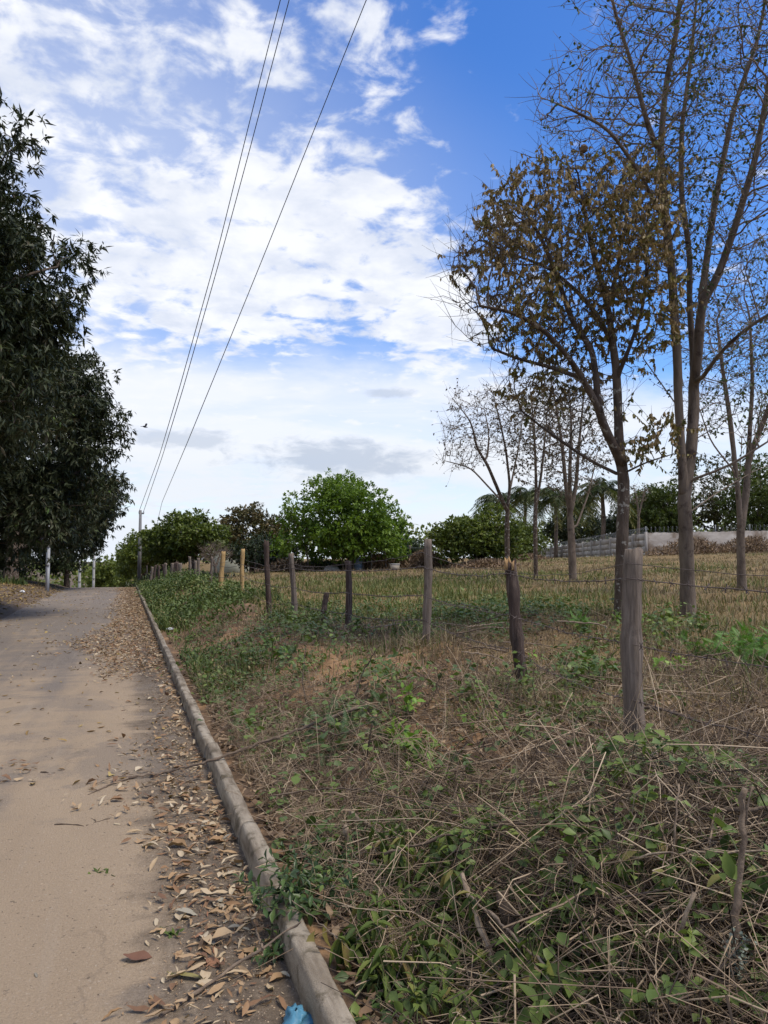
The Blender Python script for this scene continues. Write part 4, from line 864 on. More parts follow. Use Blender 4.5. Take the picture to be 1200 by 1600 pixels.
# small things at the far edge of the field
fb = D(518, 45); rs = np.random.RandomState(8); X, Y = np.meshgrid(np.linspace(-1, 1, 15), np.linspace(-1, 1, 11))
Z = 0.42 * np.clip(1 - X ** 2 - Y ** 2, 0, 1) ** 0.7 * (0.7 + 0.6 * rs.rand(*X.shape)) - 0.05; V = np.stack([X * 0.6, Y * 0.4, Z], -1).reshape(-1, 3)
i = np.arange(10)[:, None] * 15 + np.arange(14)[None]; Q = np.stack([i, i + 1, i + 16, i + 15], -1).reshape(-1, 4)
tag(link('rubble_heap', raw_mesh('rubble_heap', V, Q, None, M['rubble']), None, tuple(fb)), 'pale heap of rubble under the bright green tree', 'heap')
fb = D(560, 45); root = thing('drum', 'blue grey drum standing under the bright green tree', 'drum', fb)
zz_ = np.array([-.02, 0, .02, .25, .27, .29, .52, .54, .56, .76, .78]); rr_ = np.array([.2, .24, .23, .23, .245, .23, .23, .245, .23, .23, .2]); V, Q, T = tube(np.stack([zz_ * 0, zz_ * 0, zz_], -1), rr_, 16); A = Acc(); A.add(V, Q, T); A.build('shell', M['barrel'], root, smooth=False)
A = Acc(); V, Q, T = tube([(0, 0, .765), (0, 0, .80)], .215, 16); A.add(V, Q, T); A.build('lid', M['barrel'], root)
fb = D(616, 44); root = thing('block_stack', 'pale concrete trough right of the drum at the field edge', 'trough', fb); A = Acc(); box(A, (0, 0, .14), (.26, .18, .18)); A.build('trough_body', M['rubble'], root); A = Acc(); box(A, (0, 0, .335), (.28, .2, .02)); A.build('rim', M['whitepost'], root)

# ------------------------------------------------------------------ barbed wire fence
def post_mesh(h, r, lean, seed, mat, jag=0.0, square=0.0, sides=12, bend=0.028, taper=0.88):
    rs = np.random.RandomState(seed); k = 16; t = np.linspace(-0.12, 1, k); z = t * h
    pts = np.stack([lean[0] * np.clip(t, 0, 1) + bend * np.sin(t * 3 + seed), lean[1] * np.clip(t, 0, 1) + bend * np.cos(t * 2.3 + seed), z], -1)
    a = np.linspace(0, 2 * np.pi, sides, endpoint=False)
    sect = 1 + 0.16 * (rs.rand(sides) - 0.5)
    if square: sect = sect * (1 + square * 0.18 * np.cos(4 * a + 0.6))
    V = np.zeros((k, sides, 3))
    for i in range(k):
        rr = r * (1 - (1 - taper) * t[i]) * sect * (1 + 0.10 * (rs.rand(sides) - 0.5) + 0.07 * math.sin(i * 1.3 + seed) + 0.05 * rs.normal())
        V[i] = pts[i] + np.stack([np.cos(a) * rr, np.sin(a) * rr, np.zeros(sides)], -1)
    V[-1, :, 2] += (rs.rand(sides) - 0.35) * (jag if jag else 0.02 * h); V = V.reshape(-1, 3)
    i = np.arange(k - 1)[:, None] * sides; j = np.arange(sides)[None]; j2 = (j + 1) % sides
    Q = np.stack([i + j, i + j2, i + sides + j2, i + sides + j], -1).reshape(-1, 4)
    V = np.vstack([V, pts[-1] - np.array([0, 0, jag * 0.6])]); T = [((k - 1) * sides + q_, (k - 1) * sides + (q_ + 1) % sides, k * sides) for q_ in range(sides)]
    me = raw_mesh('fence_post', V, Q, T, M[mat], None, True)
    for p_ in me.polygons:
        if p_.loop_total == 3: p_.use_smooth = False
    return me
fence = thing('barbed_wire_fence', 'barbed wire fence on rough wooden posts along the top of the bank', 'fence', (2.9, 8, Hs(2.9, 8)))
fo = np.array(fence.location)
posts = []   # px base, top py, depth, radius, lean px, mat, jag, square, label
spec = [(985, 858, 4.55, 0.060, 8, 'postgrey', 0, 1.0, 'thick squared grey post, nearest of the fence'),
        (820, 880, 6.6, 0.058, -24, 'postdark', 0.06, 0, 'leaning dark post with a splintered top'),
        (669, 843, 8.8, 0.055, -3, 'postgrey', 0, 0, 'tall grey post with dark knots'),
        (543, 877, 11.6, 0.055, 0, 'postdark', 0.02, 0, 'dark post with rounded top'),
        (459, 865, 14.2, 0.052, -3, 'postgrey', 0, 0.6, 'pale grey post'),
        (420, 845, 16.4, 0.06, -2, 'postdark', 0.05, 0, 'twisted dark post'),
        (380, 858, 20.2, 0.055, 0, 'postyellow', 0, 0, 'thin yellow debarked post'),
        (346, 862, 22.6, 0.075, 2, 'postyellow', 0, 0.3, 'thick yellow debarked post'),
        (330, 870, 28.0, 0.05, 0, 'postgrey', 0, 0, None),
        (296, 870, 31.0, 0.06, 0, 'postgrey', 0, 0.4, None)]
rs = np.random.RandomState(55)
for px, tpy, d in [(303, 876, 33), (311, 872, 32), (285, 880, 34), (279, 878, 35), (272, 879, 36), (266, 880, 36.5), (257, 880, 37), (259, 882, 38), (249, 884, 40), (241, 883, 42), (236, 886, 43), (230, 884, 46)]:
    spec.append((px, tpy, d, rs.uniform(0.05, 0.09), rs.uniform(-3, 3), 'postgrey' if rs.rand() < .6 else 'postdark', 0.03, 0.4, None))
tops = []
for k, (px, tpy, d, r, lean, mt, jag, sq, lab) in enumerate(spec):
    b = D(px, d); top = P(px + lean, tpy, d); h = max(0.5, top[2] - b[2]); lv = RGT * (lean * d / FPX)
    me = post_mesh(h, r, lv, 60 + k, mt, jag, sq); o = link('fence_post', me, fence, tuple(b - fo))
    if lab: o['label'] = lab
    if k < 10: tops.append((b, h, lv, r))
    if k == 1:   # the broken top shows fresh splintered wood
        A = Acc(); rs2 = np.random.RandomState(2)
        for s_ in range(7):
            a = rs2.rand() * 6.28; c = lv + np.array([math.cos(a) * r * .55, math.sin(a) * r * .55, h - 0.06]); V, Q, T = tube([c, c + np.array([0, 0, .06]), c + np.array([rs2.normal() * .01, rs2.normal() * .01, rs2.uniform(.08, .13)])], [0.016, 0.013, 0.003], 4); A.add(V, Q, T)
        A.build('splinters', M['splinter'], o)
b = np.array([2.9, 1.0, Hs(2.9, 1.0)]); o = link('fence_post', post_mesh(1.2, 0.06, (0, 0, 0), 99, 'postgrey'), fence, tuple(b - fo))
tops = [(b, 1.2, np.zeros(3), 0.06)] + tops
# a broken stump of a post between two posts
b = D(508, 12.6); link('fence_post', post_mesh(0.5, 0.05, (0.02, 0, 0), 98, 'postdark', 0.06), fence, tuple(b - fo))
for si, (hh, barbed, rad_) in enumerate([(1.08, False, 0.0020), (0.98, True, 0.0032), (0.64, True, 0.0028), (0.33, True, 0.0028)]):
    pts = []; rw = np.random.RandomState(400 + si)
    for k, (b, h, lv, r) in enumerate(tops):
        f = min(hh / h, 0.97); p = b + lv * f + np.array([0, 0, f * h if hh > 0.9 else hh]) + np.array([-r * 0.9, 0, rw.normal() * 0.02])
        if pts:
            a = pts[-1]; sag = rw.uniform(0.015, 0.06); t = np.linspace(0, 1, 15)[1:-1]
            for u in t: pts.append(a * (1 - u) + p * u - np.array([0, 0, sag * 4 * u * (1 - u)]) + rw.normal(size=3) * 0.004)
        pts.append(p)
    pts = np.array(pts); dist = np.maximum(np.linalg.norm(pts - CAM, axis=1), 3)
    A = Acc(); V, Q, T = tube(pts, rad_ * np.clip(dist / 6, 1, 2.0), 4, cap=False); A.add(V, Q); wo_ = A.build('wire_strand', M['wire'], fence, off=fo)
    if barbed:
        q = resample(pts, 0.13); q = q[q[:, 1] < 13]; A = Acc(); n = len(q)
        for _ in range(2):
            dd = nrm(np.random.RandomState(si * 7 + _).normal(size=(n, 3)) * np.array([1, .4, 1])) * 0.024
            V, Q = batch_tubes(np.stack([q - dd, q + dd], 1), np.full((n, 2), 0.0030), 3); A.add(V, Q)
        o = A.build('barbs', M['wire'], wo_, off=fo); tag(o, kind='stuff')

# fence at the far edge of the field
ff = thing('field_fence', 'thin post and wire fence at the far edge of the field under the trees', 'fence', D(560, 45)); fo2 = np.array(ff.location); ft = []
rs = np.random.RandomState(77)
for k, px in enumerate([400, 437, 462, 482, 500, 521, 537, 553, 568, 581, 603, 607, 640, 690, 725, 756, 788]):
    d = 46 + rs.uniform(-1, 1); b = D(px, d); h = rs.uniform(1.2, 1.6); lv = np.array([rs.normal() * .1, 0, 0])
    link('fence_post', post_mesh(h, 0.05, lv, 500 + k, 'whitepost' if px in (581, 603) else 'postgrey', 0, 0, 7), ff, tuple(b - fo2)); ft.append(b + np.array([0, 0, h]))
ft = np.array(ft)
for hh in (0.15, 0.6):
    A = Acc(); V, Q, T = tube(ft - np.array([0, 0, hh]), 0.008, 3, cap=False); A.add(V, Q); A.build('wire_strand', M['razor'], ff, off=fo2)

# ------------------------------------------------------------------ posts and poles by the road
for k, (px, tpy, d, r, lab) in enumerate([(75, 808, 36, 0.09, 'tall white concrete post on the left verge, nearest of the white posts'), (125, 868, 58, 0.10, 'white post between the nearest white post and the crest of the road'), (147, 860, 56, 0.09, 'white post standing at the crest of the road, rightmost of the three')]):
    b = D(px, d); top = P(px, tpy, d)[2]; rt = thing('white_post', lab, 'post', b, 'white posts by the road'); h = top - b[2]
    V = []; A = Acc(); z = np.array([-.2, h * .3, h * .33, h * .66, h * .69, h - .05, h]); rr = np.array([r, r, r * .98, r * .94, r * .93, r * .9, r * .6]); Vv, Q, T = tube(np.stack([z * 0, z * 0, z], -1), rr, 4); A.add(Vv, Q, T); A.build('shaft', M['whitepost'], rt)
    for u in (.35, .6, .8):
        A = Acc(); box(A, (0.0, -r * 0.9, h * u), (r * .8, .02, .05)); A.build('notch', M['poleconc'], rt)
b = D(218, 50); tp = P(218, 797, 50)
pole = thing('utility_pole', 'slim grey utility pole on the right verge carrying the overhead cables', 'pole', b); h = tp[2] - b[2]
A = Acc(); V, Q, T = tube([(0, 0, -.3), (0, 0, h * .5), (0, 0, h)], [.13, .11, .085], 10); A.add(V, Q, T); A.build('shaft', M['poleconc'], pole, smooth=True)
A = Acc(); box(A, (0.06, 0, h - .2), (.17, .05, .05)); A.build('crossarm', M['poleconc'], pole)
for s_ in (-.08, .2):
    A = Acc(); V, Q, T = tube([(s_, 0, h - .2), (s_, 0, h - .15), (s_, 0, h - .1), (s_, 0, h - .05)], [.03, .045, .03, .04], 8); A.add(V, Q, T); A.build('insulator', M['whitepost'], pole)
b2 = D(236, 84); h2 = 6.6; pole2 = thing('utility_pole', 'second utility pole hidden among the roadside trees', 'pole', b2)
A = Acc(); V, Q, T = tube([(0, 0, -.3), (0, 0, h2)], [.13, .09], 10); A.add(V, Q, T); A.build('shaft', M['poleconc'], pole2)
def cable(a, pts, end, label):
    w3 = [];
    for (x, y) in pts:
        r_ = ray(x, y); w3.append(CAM + r_ * (a / r_[0]))
    p0 = w3[0]; w3 = [np.array([a, -30, p0[2] + 1.6]), np.array([a, -10, p0[2] + 0.7])] + w3 + [end]
    q = resample(w3, 0.8); dist = np.maximum(np.linalg.norm(q - CAM, axis=1), 6); A = Acc(); V, Q, T = tube(q, np.clip(dist, 8, 30) * 0.00050, 5, cap=True); A.add(V, Q, T)
    tag(A.build('power_cable', M['cable'], smooth=True), label, 'cable', 'overhead cables')
cable(1.6, [(437.5, 0), (390, 190), (338, 400), (281, 604), (249, 712)], np.array(b) + np.array([-.08, 0, h - .05]), 'leftmost of the three overhead cables crossing the sky')
cable(1.7, [(451, 0), (398, 205), (345, 400), (287, 604), (254, 712)], np.array(b) + np.array([.2, 0, h - .05]), 'middle overhead cable, close beside the leftmost one')
cable(2.4, [(572, 0), (500, 180), (412, 400), (348, 557), (292.5, 692), (253, 785)], np.array(b2) + np.array([0, 0, h2]), 'rightmost overhead cable, well apart from the other two')

# fence and rails on the left verge
lf = thing('verge_fence', 'low wire fence with thin posts behind the mango trunks', 'fence', (-6.2, 34, Hs(-6.2, 34))); lo_ = np.array(lf.location); tp_ = []
rs = np.random.RandomState(91)
for y in np.arange(16, 64, 2.6):
    x = -6.2 + 0.5 * math.sin(y * .1); b = np.array([x, y, Hs(x, y)]); hh = rs.uniform(1.2, 1.45); link('fence_post', post_mesh(hh, .05, (0, 0, 0), int(y * 7), 'postgrey' if rs.rand() < .7 else 'whitepost', 0, 0, 7), lf, tuple(b - lo_)); tp_.append(b + np.array([0, 0, hh]))
for hh in (.1, .5, .9):
    A = Acc(); V, Q, T = tube(np.array(tp_) - np.array([0, 0, hh]), .006, 3, cap=False); A.add(V, Q); A.build('wire_strand', M['wire'], lf, off=lo_)

# bird
bp_ = P(227, 667, 38); root = thing('bird', 'small black bird flying to the right of the dark trees', 'bird', bp_)
t = np.linspace(0, 1, 9); pts = np.stack([(t - .5) * .26, t * 0, .01 * np.sin(t * 6)], -1); rr = np.array([.004, .03, .045, .05, .046, .036, .022, .018, .004]); V, Q, T = tube(pts, rr, 8); A = Acc(); A.add(V, Q, T)
A.add([(-.12, -.012, 0), (-.12, .012, 0), (-.23, .045, .005), (-.23, -.045, .005), (-.12, 0, .012), (-.23, 0, .014)], [(0, 1, 2, 3)], [(0, 4, 1), (2, 5, 3)]); A.build('body', M['bird'], root, smooth=True)
for s_ in (-1, 1):
    A = Acc(); A.add([(.06, s_ * .03, .03), (-.05, s_ * .03, .03), (.07, s_ * .12, .10), (-.05, s_ * .12, .09), (.03, s_ * .2, .11), (-.06, s_ * .19, .10), (-.05, s_ * .27, .09)], [(0, 1, 3, 2), (2, 3, 5, 4)], [(4, 5, 6)]); A.build('wing', M['bird'], root)
root.rotation_euler = (0.5, 0.1, -0.4)

# ------------------------------------------------------------------ grass and ground cover (nobody could count these)
def scatter(n, ymin, rmax, rs, a0=-0.62, a1=0.62, r0=1.6, pw=1.0):
    """points round the camera's standing place, thinning out with distance"""
    r = r0 * np.exp(rs.rand(n) ** pw * math.log(rmax / r0)); a = YAW + rs.uniform(a0, a1, n)
    return r * np.sin(a), r * np.cos(a), r
def blades(acc, x, y, z, r, hmin, hmax, rs, wd=0.004, lean=0.55, tone=None, spread=1.0):
    n = len(x); h = rs.uniform(hmin, hmax, n); az_ = rs.rand(n) * 6.283; ln = np.abs(rs.normal(size=n)) * lean
    d1 = np.stack([np.cos(az_) * ln * 0.4, np.sin(az_) * ln * 0.4, np.ones(n)], -1); d2 = np.stack([np.cos(az_) * ln * 1.5, np.sin(az_) * ln * 1.5, np.ones(n) * 0.7], -1)
    p0 = np.stack([x, y, z - 0.01], -1); p1 = p0 + nrm(d1) * (h * .5)[:, None]; p2 = p1 + nrm(d2) * (h * .5)[:, None]
    ww = wd * np.clip(r / 6, 0.6, 5) * rs.uniform(.6, 1.3, n); sv = nrm(np.stack([-np.sin(az_ + rs.normal(size=n) * .8), np.cos(az_ + rs.normal(size=n) * .8), np.zeros(n)], -1)) * ww[:, None]
    V = np.stack([p0 - sv, p0 + sv, p1 + sv * .8, p1 - sv * .8, p2], 1).reshape(-1, 3); b = (np.arange(n) * 5)[:, None]
    acc.add(V, b + np.array([[0, 1, 2, 3]]), b + np.array([[3, 2, 4]]), np.repeat(tone if tone is not None else rs.rand(n), 5))
rs = np.random.RandomState(700)
cx_, cy2, r = scatter(25000, 2, 75, rs, pw=0.66, r0=4.0); th_ = rs.uniform(.35, 1.35, len(cx_)) ** 1.3
cx_, cy2, r, th_ = [np.repeat(v_, 11) for v_ in (cx_, cy2, r, th_)]; sp_t = .035 + .011 * r
x = cx_ + rs.normal(size=len(cx_)) * sp_t; y = cy2 + rs.normal(size=len(cx_)) * sp_t
gm = fbm(x * 0.22, y * 0.22, 4, 41) + 0.34 * np.exp(-((x - 6) / 5) ** 2 - ((y - 19) / 9) ** 2) + 0.22 * np.exp(-((x - 4.5) / 1.5) ** 2 - ((y - 4.8) / 1.8) ** 2) - 0.10 * sst(r, 26, 36) - 0.12 * np.exp(-((x - 7.5) / 3) ** 2 - ((y - 9) / 3) ** 2)
thin = fbm(x * 0.9, y * 0.9, 3, 43)
fieldm = (x > 2.9 + 0.6 * fbm(y * .6, y * 0, 2, 2)) & (thin + rs.rand(len(x)) * 0.7 > 0.12) & (y < 75)
green = gm + rs.normal(size=len(x)) * 0.10 > 0.085
dry = fieldm & ~green; grn = fieldm & green
A = Acc(); k = dry; blades(A, x[k], y[k], H(x[k], y[k]), r[k], 0.04 * th_[k], 0.20 * th_[k], rs, 0.0028, 1.0, np.clip(0.25 + 0.5 * rs.rand(k.sum()) + 0.9 * fbm(x[k] * .35, y[k] * .35, 3, 47), 0, 1))
x3, y3, r3 = scatter(44000, 2, 40, rs, r0=4, a0=-.36, a1=.4, pw=.8); k = (x3 > .8) & (x3 < 3.3) & (fbm(x3 * .7, y3 * .7, 3, 45) + .25 * rs.rand(len(x3)) > .06 + .25 * np.exp(-((x3 - 2.05) / .55) ** 2 - ((y3 - 8.6) / 2.8) ** 2)); blades(A, x3[k], y3[k], H(x3[k], y3[k]), r3[k], .04, .26, rs, .0026, 1.2, .75 * rs.rand(k.sum()))
tag(A.build('dry_grass', M['drygrass']), 'dry tan grass covering the field behind the fence', 'grass', kind='stuff')
A = Acc(); k = grn; blades(A, x[k], y[k], H(x[k], y[k]), r[k], 0.06 * th_[k], 0.24 * th_[k], rs, 0.0034, 0.85)
x2, y2, r2 = scatter(26000, 2, 14, rs, r0=2.5); k = (x2 > 0.85) & (x2 < 3.3) & (fbm(x2 * .8, y2 * .8, 3, 49) > 0.10); blades(A, x2[k], y2[k], H(x2[k], y2[k]), r2[k], .06, .24, rs, .003, .8)
tag(A.build('green_grass', M['greengrass']), 'patches of green grass in the field and on the bank', 'grass', kind='stuff')
# weeds along the verge farther down the road
A = Acc(); n = 52000; x = 0.72 + 2.9 * rs.rand(n) ** 0.9; y = 8.5 + 42 * rs.rand(n) ** 1.25
m = fbm(x * .8, y * .5, 3, 53) + 0.20 * sst(y, 15, 24) - 0.20 * np.exp(-((x - 2.2) / .8) ** 2) * (1 - sst(y, 20, 30)) + .05 * np.exp(-((x - 1.0) / .4) ** 2); k = (m + rs.normal(size=n) * .06 > 0.11) & (x > 0.80 - 0.14 * sst(y, 15.5, 18)); x, y = x[k], y[k]; n = len(x)
rr = np.hypot(x, y); blades(A, x, y, H(x, y), rr, .08, .40, rs, .0045, .9)
add_leaves(A, np.stack([x, y, H(x, y) + rs.rand(n) * .34], -1), rnd_dir(n, rs) + np.array([0, 0, .2]), rnd_dir(n, rs) * .6 + np.array([0, 0, 1]), .055 * np.clip(rr / 14, 1, 1.8), .014 * np.clip(rr / 14, 1, 1.8), rs.rand(n), tpl_far())
nb_ = 46; bx_ = 0.9 + 1.9 * rs.rand(nb_); by_ = 15 + 30 * rs.rand(nb_)
for i in range(nb_):
    m = 260; hh_ = rs.uniform(.3, .7); q = np.stack([bx_[i] + rs.normal(size=m) * hh_ * .45, by_[i] + rs.normal(size=m) * hh_ * .6, rs.rand(m) ** .8 * hh_], -1); q[:, 2] += H(q[:, 0], q[:, 1]); add_leaves(A, q, rnd_dir(m, rs) + np.array([0, 0, .3]), rnd_dir(m, rs) * .6 + np.array([0, 0, 1]), .10, .026, np.clip(.6 * rs.rand() + .35 * rs.rand(m), 0, 1), tpl_far())
tag(A.build('verge_weeds', M['verge']), 'dense green weeds on the verge behind the far stretch of kerb', 'weeds', kind='stuff')
# weeds under the mango row
A = Acc(); n = 26000; x = -4.4 - 9 * rs.rand(n); y = 12 + 48 * rs.rand(n); k = fbm(x * .3, y * .3, 3, 57) + .35 * sst(-x, 4.8, 6.5) > .12; x, y = x[k], y[k]; blades(A, x, y, H(x, y), np.hypot(x, y), .15, .55, rs, .007, .8)
tag(A.build('left_verge_grass', M['verge']), 'green grass in the shade beneath the mango trees', 'grass', kind='stuff')
# low dry shrubs under the far trees
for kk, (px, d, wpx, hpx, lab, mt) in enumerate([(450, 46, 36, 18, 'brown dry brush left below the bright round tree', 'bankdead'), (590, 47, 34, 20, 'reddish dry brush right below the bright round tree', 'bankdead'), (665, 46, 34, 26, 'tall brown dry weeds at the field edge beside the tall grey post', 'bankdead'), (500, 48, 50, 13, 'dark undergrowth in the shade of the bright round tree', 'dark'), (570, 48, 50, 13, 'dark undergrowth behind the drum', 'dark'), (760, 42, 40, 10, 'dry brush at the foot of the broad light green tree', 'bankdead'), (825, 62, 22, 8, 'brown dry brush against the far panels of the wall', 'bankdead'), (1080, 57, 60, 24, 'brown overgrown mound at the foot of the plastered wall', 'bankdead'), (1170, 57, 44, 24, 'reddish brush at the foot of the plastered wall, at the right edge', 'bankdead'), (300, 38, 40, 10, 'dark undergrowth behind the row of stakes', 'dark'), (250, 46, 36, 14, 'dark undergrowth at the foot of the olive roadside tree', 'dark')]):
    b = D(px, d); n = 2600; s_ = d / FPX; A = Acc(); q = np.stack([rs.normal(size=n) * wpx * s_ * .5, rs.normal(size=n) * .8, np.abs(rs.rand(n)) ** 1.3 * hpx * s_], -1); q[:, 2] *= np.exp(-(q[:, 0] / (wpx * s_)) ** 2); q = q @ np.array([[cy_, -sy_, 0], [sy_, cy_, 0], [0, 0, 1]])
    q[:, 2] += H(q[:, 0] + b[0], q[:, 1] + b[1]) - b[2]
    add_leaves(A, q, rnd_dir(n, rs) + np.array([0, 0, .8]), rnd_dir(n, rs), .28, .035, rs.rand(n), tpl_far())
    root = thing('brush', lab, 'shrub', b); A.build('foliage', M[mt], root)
    st = Acc(); m = 60; c = q[rs.choice(n, m)]; gr = c * np.array([.9, .9, 0]) + np.array([0, 0, -.05]); gr[:, 2] = H(gr[:, 0] + b[0], gr[:, 1] + b[1]) - b[2] - .05; V, Q = batch_tubes(np.stack([gr, (gr + c) / 2 + rs.normal(size=(m, 3)) * .05, c], 1), np.full((m, 3), .012), 3); st.add(V, Q); st.build('stems', M['twig'], root)

# ------------------------------------------------------------------ the bank: withered leaves, twigs, low vines
def bare(x, y): return np.exp(-((x - 2.05) / .55) ** 2 - ((y - 8.6) / 2.8) ** 2)
def pile(x, y): return 0.24 * sst(x, 0.95, 1.5) * (1 - .85 * sst(x, 1.9, 2.7)) * (1 - sst(y, 3.6, 5.5)) * (0.25 + 1.5 * np.clip(fbm(x * 1.5, y * 1.5, 3, 91) * 1.5 + .42, 0, 1))
rs = np.random.RandomState(710)
x, y, r = scatter(30000, 1, 16, rs, r0=1.7, a0=-0.35, a1=0.7, pw=.8); k = (x > 0.78) & (x < 5.5) & (fbm(x * 1.2, y * 1.2, 3, 61) + rs.rand(len(x)) * .5 > .12 + .38 * bare(x, y)); x, y, r = x[k], y[k], r[k]; n = len(x)
A = Acc(); add_leaves(A, np.stack([x, y, H(x, y) + .012 + .03 * rs.rand(n)], -1), rs.normal(size=(n, 3)) * np.array([1, 1, .35]), rs.normal(size=(n, 3)) * .45 + np.array([0, 0, 1]), rs.uniform(.025, .085, n), rs.uniform(.007, .018, n), rs.rand(n), tpl_mid(.8, .25))
tag(A.build('bank_leaf_litter', M['bankdead']), 'withered brown leaves strewn over the bank', 'leaf litter', kind='stuff')
def twig_set(n, cx, cy, lmin, lmax, rmin, rmax_, zoff, rs, flat=.28):
    L = rs.uniform(lmin, lmax, n) * rs.rand(n) ** .4; az_ = rs.rand(n) * 6.283; el = rs.normal(size=n) * flat
    d = np.stack([np.cos(az_) * np.cos(el), np.sin(az_) * np.cos(el), np.sin(el)], -1); t = np.linspace(-.5, .5, 5)
    bend = rs.normal(size=(n, 3)) * np.where(rs.rand(n, 1) < .4, .55, .2)
    Pt = np.stack([cx, cy, np.zeros(n)], -1)[:, None] + d[:, None] * (L[:, None] * t)[..., None] + bend[:, None] * (L[:, None] * (t ** 2 * 4 - .5))[..., None] + rs.normal(size=(n, 5, 3)) * (.034 * L[:, None, None])
    gz = H(Pt[..., 0].ravel(), Pt[..., 1].ravel()).reshape(n, 5); cz = gz.mean(1); gz = np.where((Pt[..., 0] < .77) & (Pt[..., 0] > .58), .14, gz)
    Pt[..., 2] += (cz + zoff)[:, None]; Pt[..., 2] = np.maximum(Pt[..., 2], gz + .004)
    rb = rs.uniform(rmin, rmax_, n) * rs.rand(n) ** 1.2 + rmin; Rd = rb[:, None] * np.array([1.1, 1, .9, .75, .5])
    return Pt, Rd
A = Acc()
x, y, r = scatter(34000, 1, 12, rs, r0=1.75, a0=-.34, a1=.58, pw=.95); k = (x > .93) & (x < 6); x, y = x[k], y[k]; n = len(x)
dn = sst(y, 9, 4) * .85 + .45; k = rs.rand(n) < dn * np.clip(.45 + 2.0 * fbm(x * .9, y * .9, 3, 63) - .5 * bare(x, y), .06, 1); x, y = x[k], y[k]; n = len(x)
Pt, Rd = twig_set(n, x, y, .12, .62, .0009, .0032, pile(x, y) * rs.rand(n) ** .8 + .012 + .05 * rs.rand(n), rs)
V, Q = batch_tubes(Pt, Rd, 3); A.add(V, Q, None, np.repeat(np.clip(rs.rand(n) ** 1.6 * .95 + .08 * rs.normal(size=n), 0, 1), 15))
# brush caught round the feet of the posts
for (b_, h_, lv_, r_) in tops[1:6]:
    n = 90; x = b_[0] + rs.normal(size=n) * .16; y = b_[1] + rs.normal(size=n) * .16; Pt, Rd = twig_set(n, x, y, .15, .5, .001, .003, .02 + .12 * rs.rand(n), rs, .6); V, Q = batch_tubes(Pt, Rd, 3); A.add(V, Q, None, np.repeat(rs.rand(n), 15))
# fine brush heaped behind the near kerb
n = 5200; x = .86 + .95 * rs.rand(n) ** 1.2; y = 2.6 + 7.5 * rs.rand(n) ** 1.1; k = fbm(x * 1.4, y * .8, 3, 69) + .12 * rs.normal(size=n) > -.06; x, y = x[k], y[k]; n = len(x)
Pt, Rd = twig_set(n, x, y, .10, .46, .0009, .0026, .015 + .17 * rs.rand(n) ** 1.4 * (1 - .5 * sst(y, 6, 10)), rs, .38); V, Q = batch_tubes(Pt, Rd, 3); A.add(V, Q, None, np.repeat(np.clip(.15 + .75 * rs.rand(n), 0, 1), 15))
# dead stems still standing on the slope
n = 2600; x = rs.uniform(1.2, 3.6, n); y = 3.4 + 13 * rs.rand(n) ** 1.2; k = fbm(x * 1.1, y * .9, 3, 65) + .1 * rs.normal(size=n) > .02; x, y = x[k], y[k]; n = len(x)
Ls = rs.uniform(.08, .38, n) * rs.rand(n) ** .5 + .05; ln_ = rs.normal(size=(n, 2)) * .45; t4 = np.linspace(0, 1, 4); bs_ = np.stack([x, y, H(x, y) - .01], -1)
Pt = bs_[:, None] + np.stack([ln_[:, :1] * t4 ** 1.3, ln_[:, 1:] * t4 ** 1.3, np.tile(t4, (n, 1))], -1) * Ls[:, None, None] + rs.normal(size=(n, 4, 3)) * .012 * t4[None, :, None]
V, Q = batch_tubes(Pt, rs.uniform(.0014, .0032, n)[:, None] * np.array([1.2, 1, .8, .5]), 3); A.add(V, Q, None, np.repeat(np.clip(rs.rand(n) ** 1.3, 0, 1), 12))
# long arching dry canes in the near heap
n = 300; x = rs.uniform(.95, 3.9, n); y = rs.uniform(1.0, 4.8, n); Pt, Rd = twig_set(n, x, y, 0.4, 1.2, .0012, .0030, pile(x, y) * .8 + .04 + .10 * rs.rand(n), rs, .16)
V, Q = batch_tubes(Pt, Rd, 4); A.add(V, Q, None, np.repeat(np.clip(.35 + .6 * rs.rand(n), 0, 1), 20))
tag(A.build('dry_twigs', M['twig']), 'tangle of dry twigs and dead stems heaped on the bank', 'twigs', kind='stuff')
# low vines through the heap
A = Acc(); S = Acc(); nv = 820; vx = rs.uniform(1.0, 3.6, nv); vy = rs.uniform(1.1, 6.0, nv)
k = fbm(vx * 1.1, vy * 1.1, 3, 67) + .34 * np.exp(-((vx - 1.6) / .6) ** 2 - ((vy - 2.1) / .9) ** 2) - .12 * sst(vx + .5 * vy, 3.4, 4.4) > .04; vx, vy = vx[k], vy[k]
for i in range(len(vx)):
    az_ = rs.rand() * 6.28; L = rs.uniform(.25, .7); t = np.linspace(0, 1, 10); wob = np.cumsum(rs.normal(size=10) * .25)
    px_ = vx[i] + np.cumsum(np.cos(az_ + wob)) * L / 10; py_ = vy[i] + np.cumsum(np.sin(az_ + wob)) * L / 10
    pz_ = H(px_, py_) + pile(px_, py_) * rs.uniform(.5, 1.1) + .02 + .10 * np.sin(t * 3.1) * rs.rand()
    pts = np.stack([px_, py_, pz_], -1); V, Q, T = tube(pts, .0016, 3, cap=False); S.add(V, Q, None, rs.rand())
    m = rs.randint(9, 17); u = rs.rand(m); lp = np.stack([np.interp(u, t, pts[:, c]) for c in range(3)], -1); sz = rs.uniform(.030, .062) * rs.uniform(.7, 1.2, m)
    add_leaves(A, lp, rs.normal(size=(m, 3)) * np.array([1, 1, .4]), rs.normal(size=(m, 3)) * .5 + np.array([0, -.25, 1]), sz, sz * .36, np.clip(.55 * rs.rand() + .45 * rs.rand(m), 0, 1), tpl_near(.8, .22, .5))
